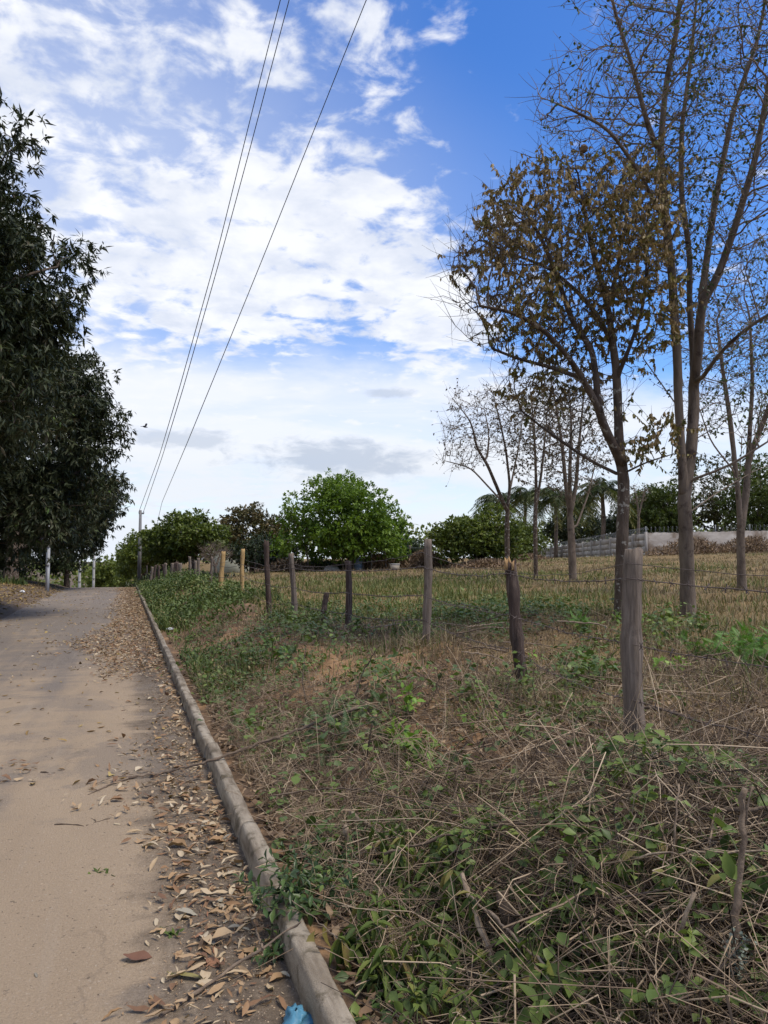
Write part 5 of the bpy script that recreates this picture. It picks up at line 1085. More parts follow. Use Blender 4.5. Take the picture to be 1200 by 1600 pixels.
tag(A.build('vine_leaves', M['weed']), 'small green creeper leaves threaded through the twig heap', 'creeper', kind='stuff')
tag(S.build('vine_stems', M['greenstem']), 'thin green creeper stems threaded through the twig heap', 'creeper', kind='stuff')
# small weeds scattered over the bank and along the fence foot
A = Acc(); nw = 1700; wx = rs.uniform(.85, 6.5, nw); wy = rs.uniform(3.2, 15, nw); k = (fbm(wx * .9, wy * .9, 3, 71) + .10 * np.exp(-((wx - 1.3) / .5) ** 2) > -.01); wx, wy = wx[k], wy[k]
for i in range(len(wx)):
    m = rs.randint(8, 30); h = rs.uniform(.05, .32); sp = rs.uniform(.04, .13); q = np.stack([rs.normal(size=m) * sp + wx[i], rs.normal(size=m) * sp + wy[i], rs.rand(m) * h], -1); q[:, 2] += H(q[:, 0], q[:, 1]) + .015
    sz = rs.uniform(.03, .075) * rs.uniform(.7, 1.2, m); add_leaves(A, q, rs.normal(size=(m, 3)) * np.array([1, 1, .4]) + np.array([0, 0, .1]), rs.normal(size=(m, 3)) * .4 + np.array([0, 0, 1]), sz, sz * rs.uniform(.25, .42), np.clip(.7 * rs.rand() + .3 * rs.rand(m), 0, 1), tpl_mid())
tag(A.build('bank_weeds', M['weed']), 'small leafy weeds dotted over the bank and fence foot', 'weeds', kind='stuff')

# ------------------------------------------------------------------ fallen leaves on the road
def leaf_variant(seed):
    rs = np.random.RandomState(seed); st = np.linspace(0, 1, 7); wd = np.sin(np.pi * np.clip(st * .93 + .035, 0, 1)) ** .85; wd[-1] = .02
    curl = rs.uniform(-1.0, 2.0); fold = rs.uniform(-.3, 1.8); tw = rs.uniform(-1.0, 1.0); V = []
    hw = rs.uniform(.07, .17) if rs.rand() < .7 else rs.uniform(.2, .34)
    for u, w_ in zip(st, wd):
        a = tw * (u - .5); z = .22 * curl * (u - .5) ** 2 + .02 * rs.normal(); yb = rs.uniform(-.01, .01) + .05 * math.sin(u * 3 + seed)
        for s_ in (-1, -.5, 0, .5, 1):
            yy = s_ * w_ * hw; zz = fold * .55 * abs(s_) ** 1.4 * w_ * hw + rs.normal() * .010
            V.append((u - .5, yb + yy * math.cos(a) - zz * math.sin(a), z + yy * math.sin(a) + zz * math.cos(a)))
    i = np.arange(6)[:, None] * 5 + np.arange(4)[None]; Q = np.stack([i, i + 1, i + 6, i + 5], -1).reshape(-1, 4)
    V = np.array(V); V[:, 2] -= np.percentile(V[:, 2], 12)
    return V, Q
LV = [leaf_variant(800 + k) for k in range(14)]
LK = ['reddish', 'tan', 'tan', 'tan', 'pale', 'pale', 'greyish']; LM = [(k_, raw_mesh('fallen_leaf', V, Q, None, M['leaf_' + k_], None, True)) for k_ in LK for V, Q in LV[::2 if k_ != 'tan' else 1]]
rs = np.random.RandomState(720)
def kerb_density(x, y):
    n_ = fbm(x * 1.6, y * 1.1, 3, 81); d = np.zeros_like(x)
    near = (1 - sst(y, 6.2, 7.5)) * np.clip(sst(x, -.10, .45) * 1.0 + n_ * 2.3 - .12, 0, 1)
    midz = sst(y, 6.2, 7.5) * (1 - sst(y, 10, 11.5)) * np.clip(sst(x, .16, .55) * .8 + n_ * 1.0 - .15, 0, 1)
    pilez = sst(y, 10, 11.8) * (1 - sst(y, 20, 24)) * np.clip(sst(x, -.95 + .5 * np.sin(y * .7), -.1) * 1.2 + n_ * 1.5 - .10, 0, 1)
    farz = sst(y, 19, 23) * np.clip(sst(x, -.7, .3) * 1.1 + n_ - .1, 0, 1)
    return np.maximum.reduce([near, midz, pilez, farz])
def settle(o, x, y, up=0.0):
    """lower a leaf until it touches the road"""
    V = np.empty(len(o.data.vertices) * 3, np.float32); o.data.vertices.foreach_get('co', V); V = V.reshape(-1, 3) * np.array(o.scale)
    R_ = np.array(o.rotation_euler.to_matrix()); z = (V @ R_.T)[:, 2]; o.location = (float(x), float(y), float(RZ(x, y)) - float(np.percentile(z, 8)) + .001 + up)
LG = 'dry leaves fallen along the kerb'
n = 5200; x = rs.uniform(-.5, .62, n); y = rs.uniform(1.6, 7.4, n); k = (rs.rand(n) < kerb_density(x, y) * .30 * (1.25 - .10 * y)); x, y = x[k], y[k]; o_ = np.argsort(y); x, y = x[o_], y[o_]
x, y = x[:262], y[:262]
for i in range(len(x)):
    lk_, me = LM[rs.randint(len(LM))]; o = link('fallen_leaf', me); s_ = rs.uniform(.035, .09) * (1.3 if rs.rand() < .15 else 1)
    o.scale = (s_, s_ * rs.uniform(.8, 1.6), s_ * rs.uniform(.8, 1.5)); o.rotation_euler = (rs.normal() * .16, rs.normal() * .12, rs.rand() * 6.28); settle(o, x[i], y[i], rs.rand() ** 3 * .014)
    lk_ = {'reddish': 'reddish brown', 'tan': 'tan', 'pale': 'pale straw', 'greyish': 'greyish'}[lk_]; zone = 'close against the near kerb' if x[i] > .38 else ('in the middle of the litter strip by the near kerb' if x[i] > .1 else 'at the outer edge of the litter by the near kerb')
    tag(o, ('small ' if s_ < .05 else ('large ' if s_ > .085 else '')) + lk_ + ' dry leaf ' + zone, 'leaf', LG)
n = 36; x = -2.2 + 2.4 * rs.rand(n); y = 2.0 + 7 * rs.rand(n) ** .8
for i in range(n):
    lk_, me = LM[rs.randint(len(LM))]; o = link('fallen_leaf', me); s_ = rs.uniform(.03, .07); o.scale = (s_, s_, s_); o.rotation_euler = (rs.normal() * .1, rs.normal() * .1, rs.rand() * 6.28); settle(o, x[i], y[i])
    tag(o, 'stray ' + {'reddish': 'reddish brown', 'tan': 'tan', 'pale': 'pale straw', 'greyish': 'greyish'}[lk_] + ' dry leaf out on the ' + ('near' if y[i] < 4.2 else 'farther') + ' road surface', 'leaf', 'stray leaves on the open road')
# the big pale curled leaf near the bottom of the picture
p = G(290, 1530); o = link('fallen_leaf', LM[2][1]); o.location = tuple(p + np.array([0, 0, .012])); o.scale = (.16, .14, .16); o.rotation_euler = (.1, 0, 2.5); o.data = o.data.copy(); o.data.materials.clear(); o.data.materials.append(M['yellow1']); tag(o, 'large pale yellow curled leaf near the bottom edge of the road', 'leaf')
def litter(name, label, x, y, mat, smin, smax, rs, lift=.03):
    A = Acc(); n = len(x); vi = rs.randint(len(LV), size=n); z = RZ(x, y) + .004 + lift * rs.rand(n)
    for v in range(len(LV)):
        k = np.where(vi == v)[0]; V, Q = LV[v]; m = len(k)
        if not m: continue
        V = V.reshape(7, 5, 3)[::2, ::2].reshape(-1, 3); q4 = np.arange(3)[:, None] * 3 + np.arange(2)[None]; Q = np.stack([q4, q4 + 1, q4 + 4, q4 + 3], -1).reshape(-1, 4)
        d = rs.normal(size=(m, 3)) * np.array([1, 1, .22]); nn = rs.normal(size=(m, 3)) * .32 + np.array([0, 0, 1.0]); s_ = rs.uniform(smin, smax, m)
        X, Qx, Tx, mm = leaf_verts(np.stack([x[k], y[k], z[k]], -1), d, nn, s_, s_, (V, Q, None)); A.add(X, Qx, Tx, np.repeat(rs.rand(m), mm))
    return tag(A.build(name, M[mat], smooth=True), label, 'leaf litter', kind='stuff')
n = 48000; x = rs.uniform(-1.4, .62, n); y = 1.5 + 44 * rs.rand(n) ** 1.0; k = rs.rand(n) < kerb_density(x, y) * np.where(y < 7, .60, .85) * (1 - .35 * sst(y, 24, 40)); litter('kerb_leaf_litter', 'drift of dry orange brown leaves gathered along the kerb', x[k], y[k], 'litter', .03, .09, rs, .025)
n = 11500; x = -6.0 + 3.9 * rs.rand(n); y = 10 + 36 * rs.rand(n); k = rs.rand(n) < np.clip(sst(-x, 2.3, 3.6) * .9 + 1.6 * fbm(x * .6, y * .4, 3, 83) - .25, 0, 1); litter('shoulder_leaf_litter', 'yellowish dry leaves strewn over the left shoulder of the road', x[k], y[k], 'litterY', .08, .15, rs, .03)
n = 700; x = -3 + 3.5 * rs.rand(n); y = 5 + 38 * rs.rand(n); litter('stray_leaf_litter', 'dry leaves scattered thinly over the road farther off', x, y, 'litterY', .05, .10, rs, .006)
n = 900; x = rs.uniform(.76, 1.15, n); y = rs.uniform(1.5, 11, n); k = rs.rand(n) < .8; litter('kerb_back_litter', 'dry leaves caught behind the kerb', x[k], y[k], 'bankdead', .05, .11, rs, .04)
n = 5200; x = .62 - np.abs(rs.normal(size=n)) * .3; y = 1.6 + 9 * rs.rand(n) ** 1.3; k = (rs.rand(n) < kerb_density(x, y) + .12) & (x < .62); litter('crushed_leaf_litter', 'crushed bits of dry leaf on the road edge', x[k], y[k], 'litter', .008, .03, rs, .004)
# grit on the road edge
A = Acc(); n = 5200; x = rs.uniform(-2.6, .6, n); x = np.where(rs.rand(n) < .6, .6 - np.abs(rs.normal(size=n)) * .25, x); y = 1.6 + 9 * rs.rand(n) ** 1.6; s_ = rs.uniform(.0012, .0045, n); z = RZ(x, y)
oc = np.array([(1, 0, 0), (0, 1, 0), (-1, 0, 0), (0, -1, 0), (0, 0, .7)]); V = (np.stack([x, y, z], -1)[:, None] + oc[None] * s_[:, None, None] * rs.uniform(.6, 1.4, (n, 5, 1))).reshape(-1, 3); b = (np.arange(n) * 5)[:, None, None]; T = (b + np.array([(0, 1, 4), (1, 2, 4), (2, 3, 4), (3, 0, 4)])[None]).reshape(-1, 3); A.add(V, None, T, np.repeat(rs.rand(n), 5))
tag(A.build('road_grit', M['twig']), 'fine grit and gravel at the edge of the road', 'grit', kind='stuff')

# ------------------------------------------------------------------ sticks
def stick(name, label, polys, rads, mat='stick', sides=8, cat='stick', tone=.6, group=None):
    p0 = np.asarray(polys[0][0], float); root = thing(name, label, cat, p0, group) if len(polys) > 1 else None
    for k, pl_ in enumerate(polys):
        q = resample(pl_, .035); q[1:-1] += RS.normal(size=q[1:-1].shape) * .0035; r0, r1 = rads[k] if isinstance(rads, list) else rads
        V, Q, T = tube(q, np.linspace(r0, r1, len(q)) * (1 + .18 * RS.normal(size=len(q))).clip(.7, 1.4), sides, rough=.3); A = Acc(); A.add(V, Q, T, tone + RS.uniform(-.12, .12))
        if root is None: o = A.build(name, M[mat], None, tuple(p0), smooth=True, off=p0); return tag(o, label, cat, group)
        A.build('main_stem' if k == 0 else 'side_twig', M[mat], root, smooth=True, off=p0)
    return root
def GP(*l): return [G(a[0], a[1], a[2] if len(a) > 2 else .01) for a in l]
stick('fallen_branch', 'forked dry branch lying from the road across the kerb into the brush', [GP((560, 1105, .22), (480, 1135, .2), (410, 1160, .17), (330, 1188, .15), (260, 1207, .03), (205, 1214, .02), (170, 1226, .02), (138, 1242, .01)), GP((205, 1214, .02), (175, 1213, .035), (150, 1224, .03)), GP((410, 1160, .17), (380, 1170, .16), (360, 1163, .2)), GP((300, 1196, .06), (255, 1222, .012), (205, 1235, .01)), GP((480, 1135, .2), (530, 1150, .24), (585, 1125, .28))], [(.013, .006), (.006, .002), (.006, .002), (.004, .0015), (.008, .003)], tone=.42)
stick('dry_stick', 'long bare stick lying diagonally over the leaf litter onto the near kerb', [GP((250, 1588), (300, 1556, .015), (360, 1512, .03), (410, 1482, .10), (448, 1452, .15), (470, 1440, .16)), GP((410, 1482, .10), (395, 1440, .02), (385, 1400, .01))], [(.007, .0035), (.004, .002)], tone=.5)
stick('dry_stick', 'thin curved twig lying across the kerb below the glossy shrub', [GP((330, 1400, .01), (380, 1402, .1), (440, 1396, .16), (500, 1440, .12), (560, 1500, .1))], (.003, .0015), tone=.75)
stick('dry_stick', 'short dark stick lying on the near road', [GP((85, 1289), (110, 1288), (131, 1291))], (.004, .002), tone=.15)
stick('dry_stick', 'dark chip of bark lying alone on the road', [GP((64, 1207), (75, 1208), (86, 1208))], (.008, .005), tone=.05)
stick('dry_stick', 'thin forked twig on the road below the fallen branch', [GP((135, 1290), (160, 1281), (172, 1279)), GP((150, 1285), (142, 1278))], [(.003, .0015), (.002, .001)], tone=.3)
d0 = np.dot(G(1140, 1590, .05) - CAM, FWD)
sapling = stick('broken_sapling', 'tall grey broken sapling with a split top standing at the right', [[P(1133, 1640, d0), P(1140, 1560, d0), P(1150, 1440, d0 + .05), P(1157, 1350, d0 + .08), P(1163, 1270, d0 + .1), P(1164, 1232, d0 + .1)], [P(1163, 1290, d0 + .1), P(1168, 1262, d0 + .1), P(1176, 1228, d0 + .1)], [P(1163, 1280, d0 + .1), P(1160, 1255, d0 + .1), P(1159, 1238, d0 + .1)]], [(.0115, .007), (.006, .002), (.004, .0015)], tone=.55)
for lab, pl_, rd, tn in [
    ('thick pale broken stick leaning left in the near thicket', ((722, 1365, .32), (745, 1430, .25), (765, 1490, .2), (790, 1545, .14)), (.010, .012), .85),
    ('short pale stick low in the near thicket, left of the thick one', ((700, 1470, .2), (725, 1520, .12), (760, 1560, .06)), (.011, .009), .75),
    ('dark rotten stub standing in the middle of the near thicket', ((783, 1392, .3), (800, 1450, .2), (822, 1530, .08)), (.020, .026), .22),
    ('long brown stick lying level across the thicket below the fence', ((600, 1335, .28), (690, 1308, .3), (790, 1288, .31), (880, 1284, .31), (1010, 1280, .3)), (.0075, .004), .45),
    ('arched dry cane over the middle of the bank', ((420, 1245, .2), (490, 1233, .26), (560, 1233, .30), (650, 1252, .32), (740, 1285, .30), (800, 1310, .26)), (.004, .003), .5),
    ('thin pale cane crossing the right side of the thicket', ((850, 1345, .25), (930, 1352, .28), (1010, 1338, .3), (1100, 1330, .3), (1210, 1333, .28)), (.0045, .003), .85),
    ('long tan cane running down to the right in the near thicket', ((735, 1400, .3), (800, 1460, .28), (860, 1520, .25), (930, 1580, .2), (960, 1620, .18)), (.005, .0035), .8),
    ('pair of weathered canes bundled at the bottom right', ((960, 1480, .2), (985, 1530, .2), (1010, 1590, .18)), (.008, .010), .7),
    ('upright yellowish cane right of the middle of the thicket', ((1085, 1395, .35), (1065, 1440, .28), (1050, 1500, .2), (1040, 1590, .08)), (.005, .008), .8),
    ('thin leaning stem with a hooked tip in the right of the thicket', ((1060, 1225, .45), (1055, 1290, .36), (1045, 1370, .22), (1040, 1450, .1)), (.003, .005), .6),
    ('grey cane lying level near the right edge below the sapling top', ((1010, 1250, .2), (1090, 1262, .2), (1140, 1268, .2), (1210, 1262, .2)), (.008, .006), .4),
    ('split pale stub poking up behind the glossy kerb shrub', ((541, 1290, .22), (544, 1320, .12), (547, 1350, .02)), (.012, .015), .8),
    ('weathered branch piece behind the glossy kerb shrub', ((545, 1270, .16), (575, 1290, .14), (605, 1312, .12)), (.010, .012), .7),
    ('grey forked stick slanting down behind the kerb shrub', ((500, 1290, .15), (515, 1315, .1), (528, 1345, .05)), (.009, .010), .6),
    ('dark crooked twig standing on the bare slope', ((590, 1010, .42), (565, 1055, .22), (556, 1085, .1), (550, 1100, .02)), (.003, .007), .12),
    ('dark bent twig left of the crooked one on the slope', ((478, 1010, .3), (472, 1065, .14), (480, 1105, .02)), (.003, .006), .12),
    ('dark slanting stem among the feathery leaves', ((582, 1130, .42), (575, 1170, .25), (558, 1230, .05)), (.004, .007), .15),
    ('pale branch lying in the grass behind the leaning post', ((760, 1040, .05), (830, 1075, .05), (905, 1050, .05)), (.008, .005), .7),
    ('long pale stick in the grass behind the nearest post', ((870, 970, .15), (935, 975, .12), (1000, 1000, .05), (1070, 1020, .03)), (.010, .006), .75),
    ('dark curved branch lying right of the nearest post', ((998, 1105, .12), (1040, 1108, .14), (1100, 1130, .08), (1170, 1140, .03)), (.012, .006), .2),
    ('pale dead branch on the ground below the bright green bush', ((1075, 1035, .04), (1100, 1025, .1), (1140, 1020, .12)), (.014, .006), .75),
    ('pale fallen limb at the foot of the tall grey post', ((545, 985, .04), (600, 978, .08), (690, 965, .1)), (.010, .006), .8)]:
    stick('dry_stick', lab, [GP(*pl_)], rd, tone=tn)
# heap of cut branches by the leaning post
rs = np.random.RandomState(733)
for k in range(10):
    a = np.array([rs.uniform(700, 800), rs.uniform(955, 1030)]); b = a + np.array([rs.uniform(60, 130) * rs.choice([-1, 1]), rs.uniform(-25, 25)])
    stick('cut_branch', 'cut grey branch in the brush heap behind the leaning post', [GP((a[0], a[1], rs.uniform(.05, .3)), ((a[0] + b[0]) / 2, (a[1] + b[1]) / 2 - 6, rs.uniform(.1, .35)), (b[0], b[1], rs.uniform(.02, .2)))], (rs.uniform(.005, .010), .003), tone=rs.uniform(.25, .8), cat='branch', group='cut branches behind the leaning post')

# ------------------------------------------------------------------ leafy plants near the kerb and in the thicket
from mathutils import Matrix
def mk_leaf(name, mat, tp, aspect):
    V, Q, T = tp; V = V.copy(); V[:, 1] *= aspect
    return raw_mesh(name, V, Q, T, M[mat], None, True)
def frond_mesh(mat):
    A = Acc(); n = 11; u = np.linspace(.15, 1, n); z = -.22 * u ** 2
    V, Q, T = tube(np.stack([u * 1.0, u * 0, z], -1), .012, 3, cap=False); A.add(V, Q)
    for s_ in (-1, 1):
        L = .24 * np.sin(np.pi * np.clip(.12 + .85 * u, 0, 1)) + .04
        add_leaves(A, np.stack([u, u * 0, z], -1), np.tile([.45, s_ * 1.0, -.15], (n, 1)), np.tile([0, 0, 1.0], (n, 1)), L, L * .12, np.linspace(.3, .8, n), tpl_mid())
    me = raw_mesh('frond', np.concatenate(A.V), np.concatenate(A.Q), np.concatenate(A.T), M[mat], {'tone': np.concatenate(A.A)}, False); return me
KM = {'lance': mk_leaf('leaf', 'weed1', tpl_near(.7, .28), .15), 'ovate': mk_leaf('leaf', 'weed1', tpl_near(.6, .25), .25), 'lime': mk_leaf('leaf', 'lime1', tpl_near(.6, .2), .34), 'glossy': mk_leaf('leaf', 'glossy1', tpl_near(.8, .15, .5), .21),
      'feather': frond_mesh('bluegreen'), 'yellow': mk_leaf('leaf', 'yellow1', tpl_near(1.2, .5), .26), 'limefeather': frond_mesh('lime')}
def plant(kind, name, label, base, h, n_stem, per, L, seed, cat='plant', spread=.35, group=None, droop=-.15, trail=None):
    rs = np.random.RandomState(seed); base = np.asarray(base, float); root = thing(name, label, cat, base, group)
    for s_ in range(n_stem):
        a = rs.rand() * 6.28; dv = np.array([math.cos(a), math.sin(a), 0]) * spread * rs.uniform(.3, 1.1) * h
        if trail is not None: dv = np.asarray(trail) * rs.uniform(.6, 1.1) + dv * .5
        t = np.linspace(0, 1, 8); hh = h * rs.uniform(.6, 1.05); pts = dv * (t ** 1.4)[:, None] + np.array([0, 0, 1]) * (hh * (t - .28 * t ** 2 * (abs(spread) > .3)))[:, None] + np.r_[rs.normal(size=2) * .015 * n_stem ** .5, -.02]
        pts[2:-1] += rs.normal(size=(5, 3)) * .012 * h / .3
        V, Q, T = tube(pts, np.linspace(.0038, .0014, 8) * (h / .35) ** .5, 5); A = Acc(); A.add(V, Q, T, rs.rand()); A.build('stem', M['greenstem'], root, smooth=True)
        for k in range(per):
            u = .22 + .78 * (k + rs.rand()) / per; p = np.array([np.interp(u, t, pts[:, c]) for c in range(3)]); tg = nrm(pts[min(int(u * 7) + 1, 7)] - pts[int(min(u * 7, 6))])
            ph = k * (2.4 if kind != 'lance' else 1.9) + rs.normal() * .3; e1 = nrm(np.cross(tg, [.3, .2, 1] if abs(tg[2]) < .9 else [1, .2, 0])); e2 = np.cross(tg, e1); out = math.cos(ph) * e1 + math.sin(ph) * e2
            dd = nrm(out * 1.0 + tg * (.25 + .75 * u ** 3) + np.array([0, 0, droop]) + rs.normal(size=3) * .15); nn = np.array([0, 0, 1.0]) + tg * .3 + rs.normal(size=3) * .22; nn = nrm(nn - np.dot(nn, dd) * dd); sd_ = np.cross(nn, dd)
            sz = L * rs.uniform(.7, 1.15) * (.65 + .5 * math.sin(math.pi * min(u * .9 + .05, 1)))
            m = Matrix.Identity(4)
            for r_ in range(3): m[r_][0] = dd[r_] * sz; m[r_][1] = sd_[r_] * sz; m[r_][2] = nn[r_] * sz; m[r_][3] = p[r_]
            o = bpy.data.objects.new('leaf' if 'feather' not in kind else 'frond', KM[kind]); COL.objects.link(o); o.parent = root; o.matrix_basis = m
    return root
GS = 'glossy shrubs on the kerb'
plant('glossy', 'glossy_shrub', 'glossy dark green shrub growing over the near kerb', (.73, 3.22, .06), .34, 15, 17, .050, 901, 'shrub', 1.1, GS, trail=(-.10, -.05, 0))
plant('glossy', 'glossy_shrub', 'smaller glossy shrub just behind the kerb, right of the larger one', (.88, 3.5, Hs(.88, 3.5)), .30, 11, 16, .046, 902, 'shrub', .9, GS)
plant('glossy', 'glossy_shrub', 'low glossy sprig on the road side of the kerb shrub', (.575, 3.12, .0), .17, 7, 12, .046, 903, 'shrub', .9, GS)
plant('glossy', 'glossy_shrub', 'tiny glossy sprig at the bottom edge beside the kerb', G(585, 1575), .12, 4, 9, .045, 904, 'shrub', .8, GS)
rs = np.random.RandomState(40)
for i, (px, py, h, lab) in enumerate([(655, 1440, .42, 'tall long-leaved weed in the middle of the near thicket'), (628, 1400, .40, 'long-leaved weed behind and left of the tall one'), (700, 1450, .40, 'drooping long-leaved weed right of the tall one'), (610, 1455, .26, 'short long-leaved weed left of the tall one'), (672, 1500, .30, 'long-leaved weed in front of the tall one'), (640, 1340, .36, 'long-leaved weed at the upper end of the green patch'), (560, 1500, .2, 'small long-leaved weed close behind the kerb'), (590, 1470, .26, 'greyish long-leaved weed between kerb and tall weed'), (745, 1480, .34, 'long-leaved weed beside the thick pale stick'), (690, 1390, .36, 'long-leaved weed behind the tall one, to its right'), (665, 1560, .24, 'long-leaved weed near the bottom edge'), (600, 1540, .2, 'long-leaved weed close to the kerb near the bottom edge'), (720, 1540, .26, 'long-leaved weed right of the one near the bottom edge'), (600, 1350, .3, 'long-leaved weed at the left end of the green patch'), (930, 1440, .28, 'long-leaved weed among the creepers right of centre'), (860, 1480, .28, 'long-leaved weed beside the dark stub')]):
    plant('lance', 'tall_weed', lab, G(px, py, .05), h * 1.15, 4, 14, .07 + .042 * ((i * 7) % 5) / 4, 910 + i, spread=.32, group='long-leaved weeds in the thicket', droop=-1.2)
for i, (px, py, h, L, lab) in enumerate([(830, 1585, .24, .075, 'leafy plant with broad leaves at the bottom edge'), (770, 1575, .20, .07, 'broad-leaved plant left of the bottom-edge one'), (885, 1560, .22, .075, 'broad-leaved plant right of the bottom-edge one'), (720, 1590, .16, .055, 'small broad-leaved plant at the bottom near the kerb'), (650, 1590, .14, .05, 'low broad-leaved plant in the bottom corner of the thicket'), (960, 1500, .26, .065, 'broad-leaved vine climbing the twigs right of centre'), (1000, 1430, .28, .06, 'broad-leaved plant beside the upright yellowish cane'), (1065, 1400, .26, .055, 'broad-leaved sprig between cane and grey sapling'), (1020, 1335, .26, .05, 'dark-leaved sprig below the nearest post'), (905, 1475, .22, .05, 'dark broad-leaved plant deep in the thicket'), (1080, 1520, .2, .06, 'broad-leaved sprig low beside the grey sapling'), (1195, 1440, .38, .075, 'large drooping leaf plant at the right edge of the picture'), (1130, 1560, .14, .05, 'low leafy sprig at the foot of the grey sapling'), (860, 1420, .22, .045, 'small leafy plant beside the dark rotten stub'), (935, 1265, .2, .05, 'leafy sprig below and left of the nearest post'), (1000, 1180, .2, .07, 'broad grassy plant at the foot of the nearest post'), (800, 1545, .2, .08, 'broad-leaved plant in front of the dark rotten stub'), (850, 1550, .24, .085, 'largest-leaved plant near the bottom edge'), (690, 1560, .18, .06, 'broad-leaved plant between the tall weed and the bottom edge'), (745, 1330, .22, .05, 'leafy sprig above the thick pale stick'), (830, 1330, .2, .05, 'leafy sprig on the long level stick'), (890, 1380, .2, .05, 'leafy plant in the centre right of the thicket')]):
    plant('ovate', 'broad_leaved_plant', lab, G(px, py, .12 if py > 1220 else 0), h, 4, 10, L * .92, 930 + i, spread=.8, group='broad-leaved plants in the thicket', droop=-.2)
for i, (px, py, h, L, lab) in enumerate([(610, 1180, .22, .085, 'lime green vine with large leaves in the middle of the bank'), (655, 1190, .16, .08, 'lime green vine leaves right of the large vine'), (640, 1120, .26, .06, 'lime green climber on the bare slope below the tall grey post'), (595, 1235, .14, .07, 'lime green creeper lower on the bank'), (715, 1240, .2, .06, 'lime green sprig above the long level stick'), (660, 1235, .16, .055, 'lime green sprig at the top of the green patch'), (440, 1030, .2, .07, 'lime green seedling below the pale grey post'), (420, 1010, .16, .09, 'bright lime leaf cluster beside the twisted dark post'), (815, 1060, .3, .05, 'lime green vine at the foot of the leaning post'), (745, 1140, .18, .05, 'lime green weed on the slope left of the leaning post'), (965, 1230, .16, .05, 'lime green seedling in front of the nearest post'), (1030, 1050, .22, .06, 'lime green weed right of the nearest post'), (955, 975, .2, .07, 'lime green weed beside the dry-leaved tree'), (620, 985, .2, .05, 'lime green sprig at the foot of the tall grey post')]):
    plant('lime', 'lime_vine', lab, G(px, py), h * 1.3, 4, 8, L * 1.05, 960 + i, spread=.9, group='lime green vines and seedlings', droop=-.1)
for i, (px, py, h, L, lab) in enumerate([(520, 1195, .26, .15, 'feathery-leaved seedling in the dark hollow of the bank'), (545, 1170, .30, .14, 'feathery-leaved seedling right of the hollow'), (505, 1145, .3, .12, 'feathery-leaved sprig above the hollow'), (590, 1110, .18, .12, 'feathery leaf low on the bare slope'), (455, 1035, .26, .16, 'feathery green seedling high on the bank'), (705, 1225, .22, .11, 'feathery sprig among the lime leaves'), (690, 1260, .18, .09, 'small feathery sprig above the green patch'), (560, 1140, .2, .12, 'feathery leaf between slope and hollow')]):
    plant('feather', 'feathery_seedling', lab, G(px, py), h, 3, 6, L, 980 + i, spread=.7, group='feathery seedlings on the bank', droop=-.05)
for i, (px, py, h, lab) in enumerate([(1150, 1035, .48, 'bright yellow-green feathery bush beyond the fence at the right'), (1195, 1050, .5, 'bright feathery bush at the right edge beyond the fence'), (1110, 1030, .3, 'low bright feathery bush left of the others beyond the fence'), (915, 985, .25, 'feathery bush beside the dry-leaved tree trunk')]):
    plant('limefeather', 'feathery_bush', lab, G(px, py), h, 8, 10, .13, 990 + i, 'bush', .8, 'bright feathery bushes beyond the fence', -.1)
for i, (px, py, lab) in enumerate([(492, 1455, 'yellowed leaf standing up behind the kerb'), (512, 1440, 'narrow yellowed leaf right of the other behind the kerb'), (515, 1250, 'yellow withered leaf hanging in the twigs of the bank')]):
    o = link('withered_leaf', KM['yellow']); o.location = tuple(G(px, py, .10)); o.scale = (.09,) * 3; o.rotation_euler = (.3 * i, 1.25, 2.2 + i); tag(o, lab, 'leaf', 'yellowed leaves')
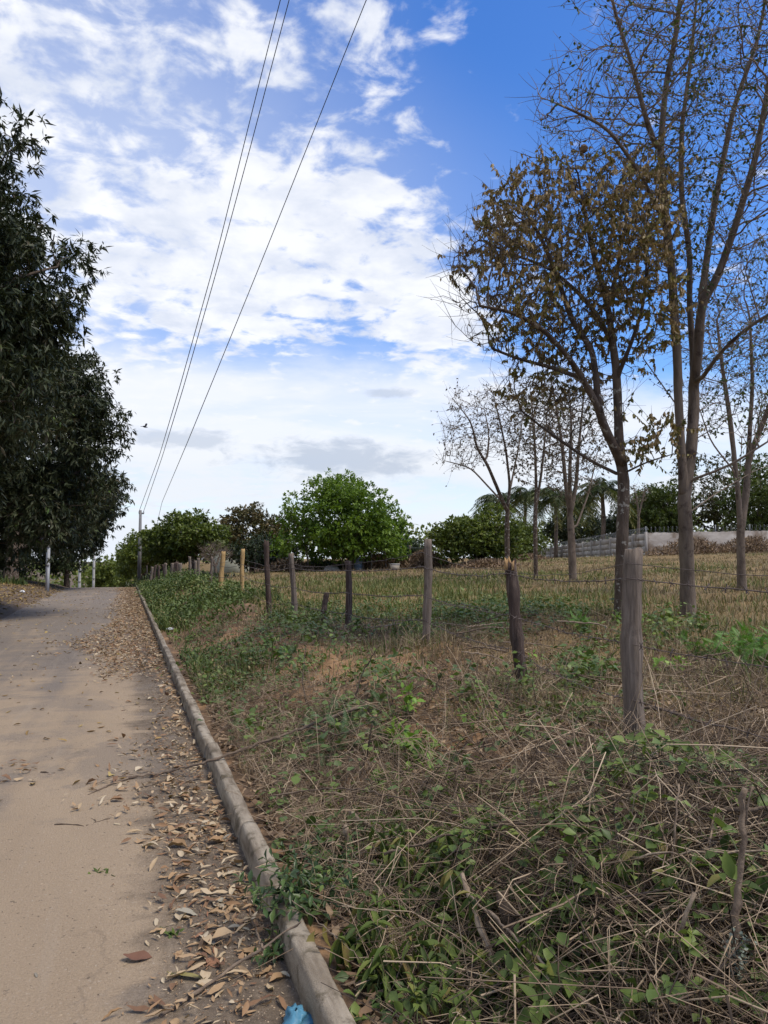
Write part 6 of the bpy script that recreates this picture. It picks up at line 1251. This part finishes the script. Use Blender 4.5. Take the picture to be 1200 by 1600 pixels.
# tuft of torn weeds on the road
plant('ovate', 'torn_weed', 'small torn tuft of weed lying on the near road', G(160, 1366), .05, 6, 6, .035, 1001, spread=1.4)
plant('ovate', 'torn_weed', 'little green tuft growing in the litter at the road edge', G(262, 1462), .06, 5, 6, .03, 1002, spread=1.1)
# lichen on the sapling
A = Acc(); rs = np.random.RandomState(12); n = 260; c = P(1152, 1500, d0 + .0); q = c + rs.normal(size=(n, 3)) * np.array([.014, .014, .035]); add_leaves(A, q, rnd_dir(n, rs), rnd_dir(n, rs), .012, .005, rs.rand(n), tpl_mid()); o = A.build('lichen', M['lichen'], sapling, off=np.array(sapling.location)); tag(o, kind='stuff')

# ------------------------------------------------------------------ litter
def crumple(name, label, loc, size, mat, seed, flat=.6, smooth=False):
    rs = np.random.RandomState(seed); nu, nv_ = 18, 12; V = []
    for i in range(nv_):
        th = math.pi * (i + .5) / nv_
        for j in range(nu):
            ph = j / nu * 6.283; rr = 1 + .35 * math.sin(3 * ph + seed) * math.sin(th) + .22 * math.sin(5 * th + 2 * ph) + .12 * rs.normal(); V.append((math.cos(ph) * math.sin(th) * rr * size[0], math.sin(ph) * math.sin(th) * rr * size[1], (math.cos(th) + .8) * flat * size[2] * (1 + .2 * rs.normal() * .5)))
    i = np.arange(nv_ - 1)[:, None] * nu + np.arange(nu)[None]; i2 = np.arange(nv_ - 1)[:, None] * nu + (np.arange(nu)[None] + 1) % nu; Q = np.stack([i, i2, i2 + nu, i + nu], -1).reshape(-1, 4)
    T = [(0, k, k + 1) for k in range(1, nu - 1)] + [((nv_ - 1) * nu, (nv_ - 1) * nu + k + 1, (nv_ - 1) * nu + k) for k in range(1, nu - 1)]
    o = link(name, raw_mesh(name, V, Q, T, M[mat], None, smooth), None, tuple(loc)); return tag(o, label, 'litter')
crumple('plastic_bag', 'crumpled blue plastic bag against the kerb at the bottom edge', G(463, 1608) + np.array([0, 0, -.005]), (.045, .05, .06), 'bluebag', 21, smooth=True)
crumple('paper_scrap', 'white scrap of litter in the weeds behind the kerb', G(266, 984, .06), (.06, .045, .04), 'paper', 22)
crumple('plastic_scrap', 'white bag lying on the left shoulder at the tree shade', G(35, 926), (.09, .08, .08), 'paper', 23)
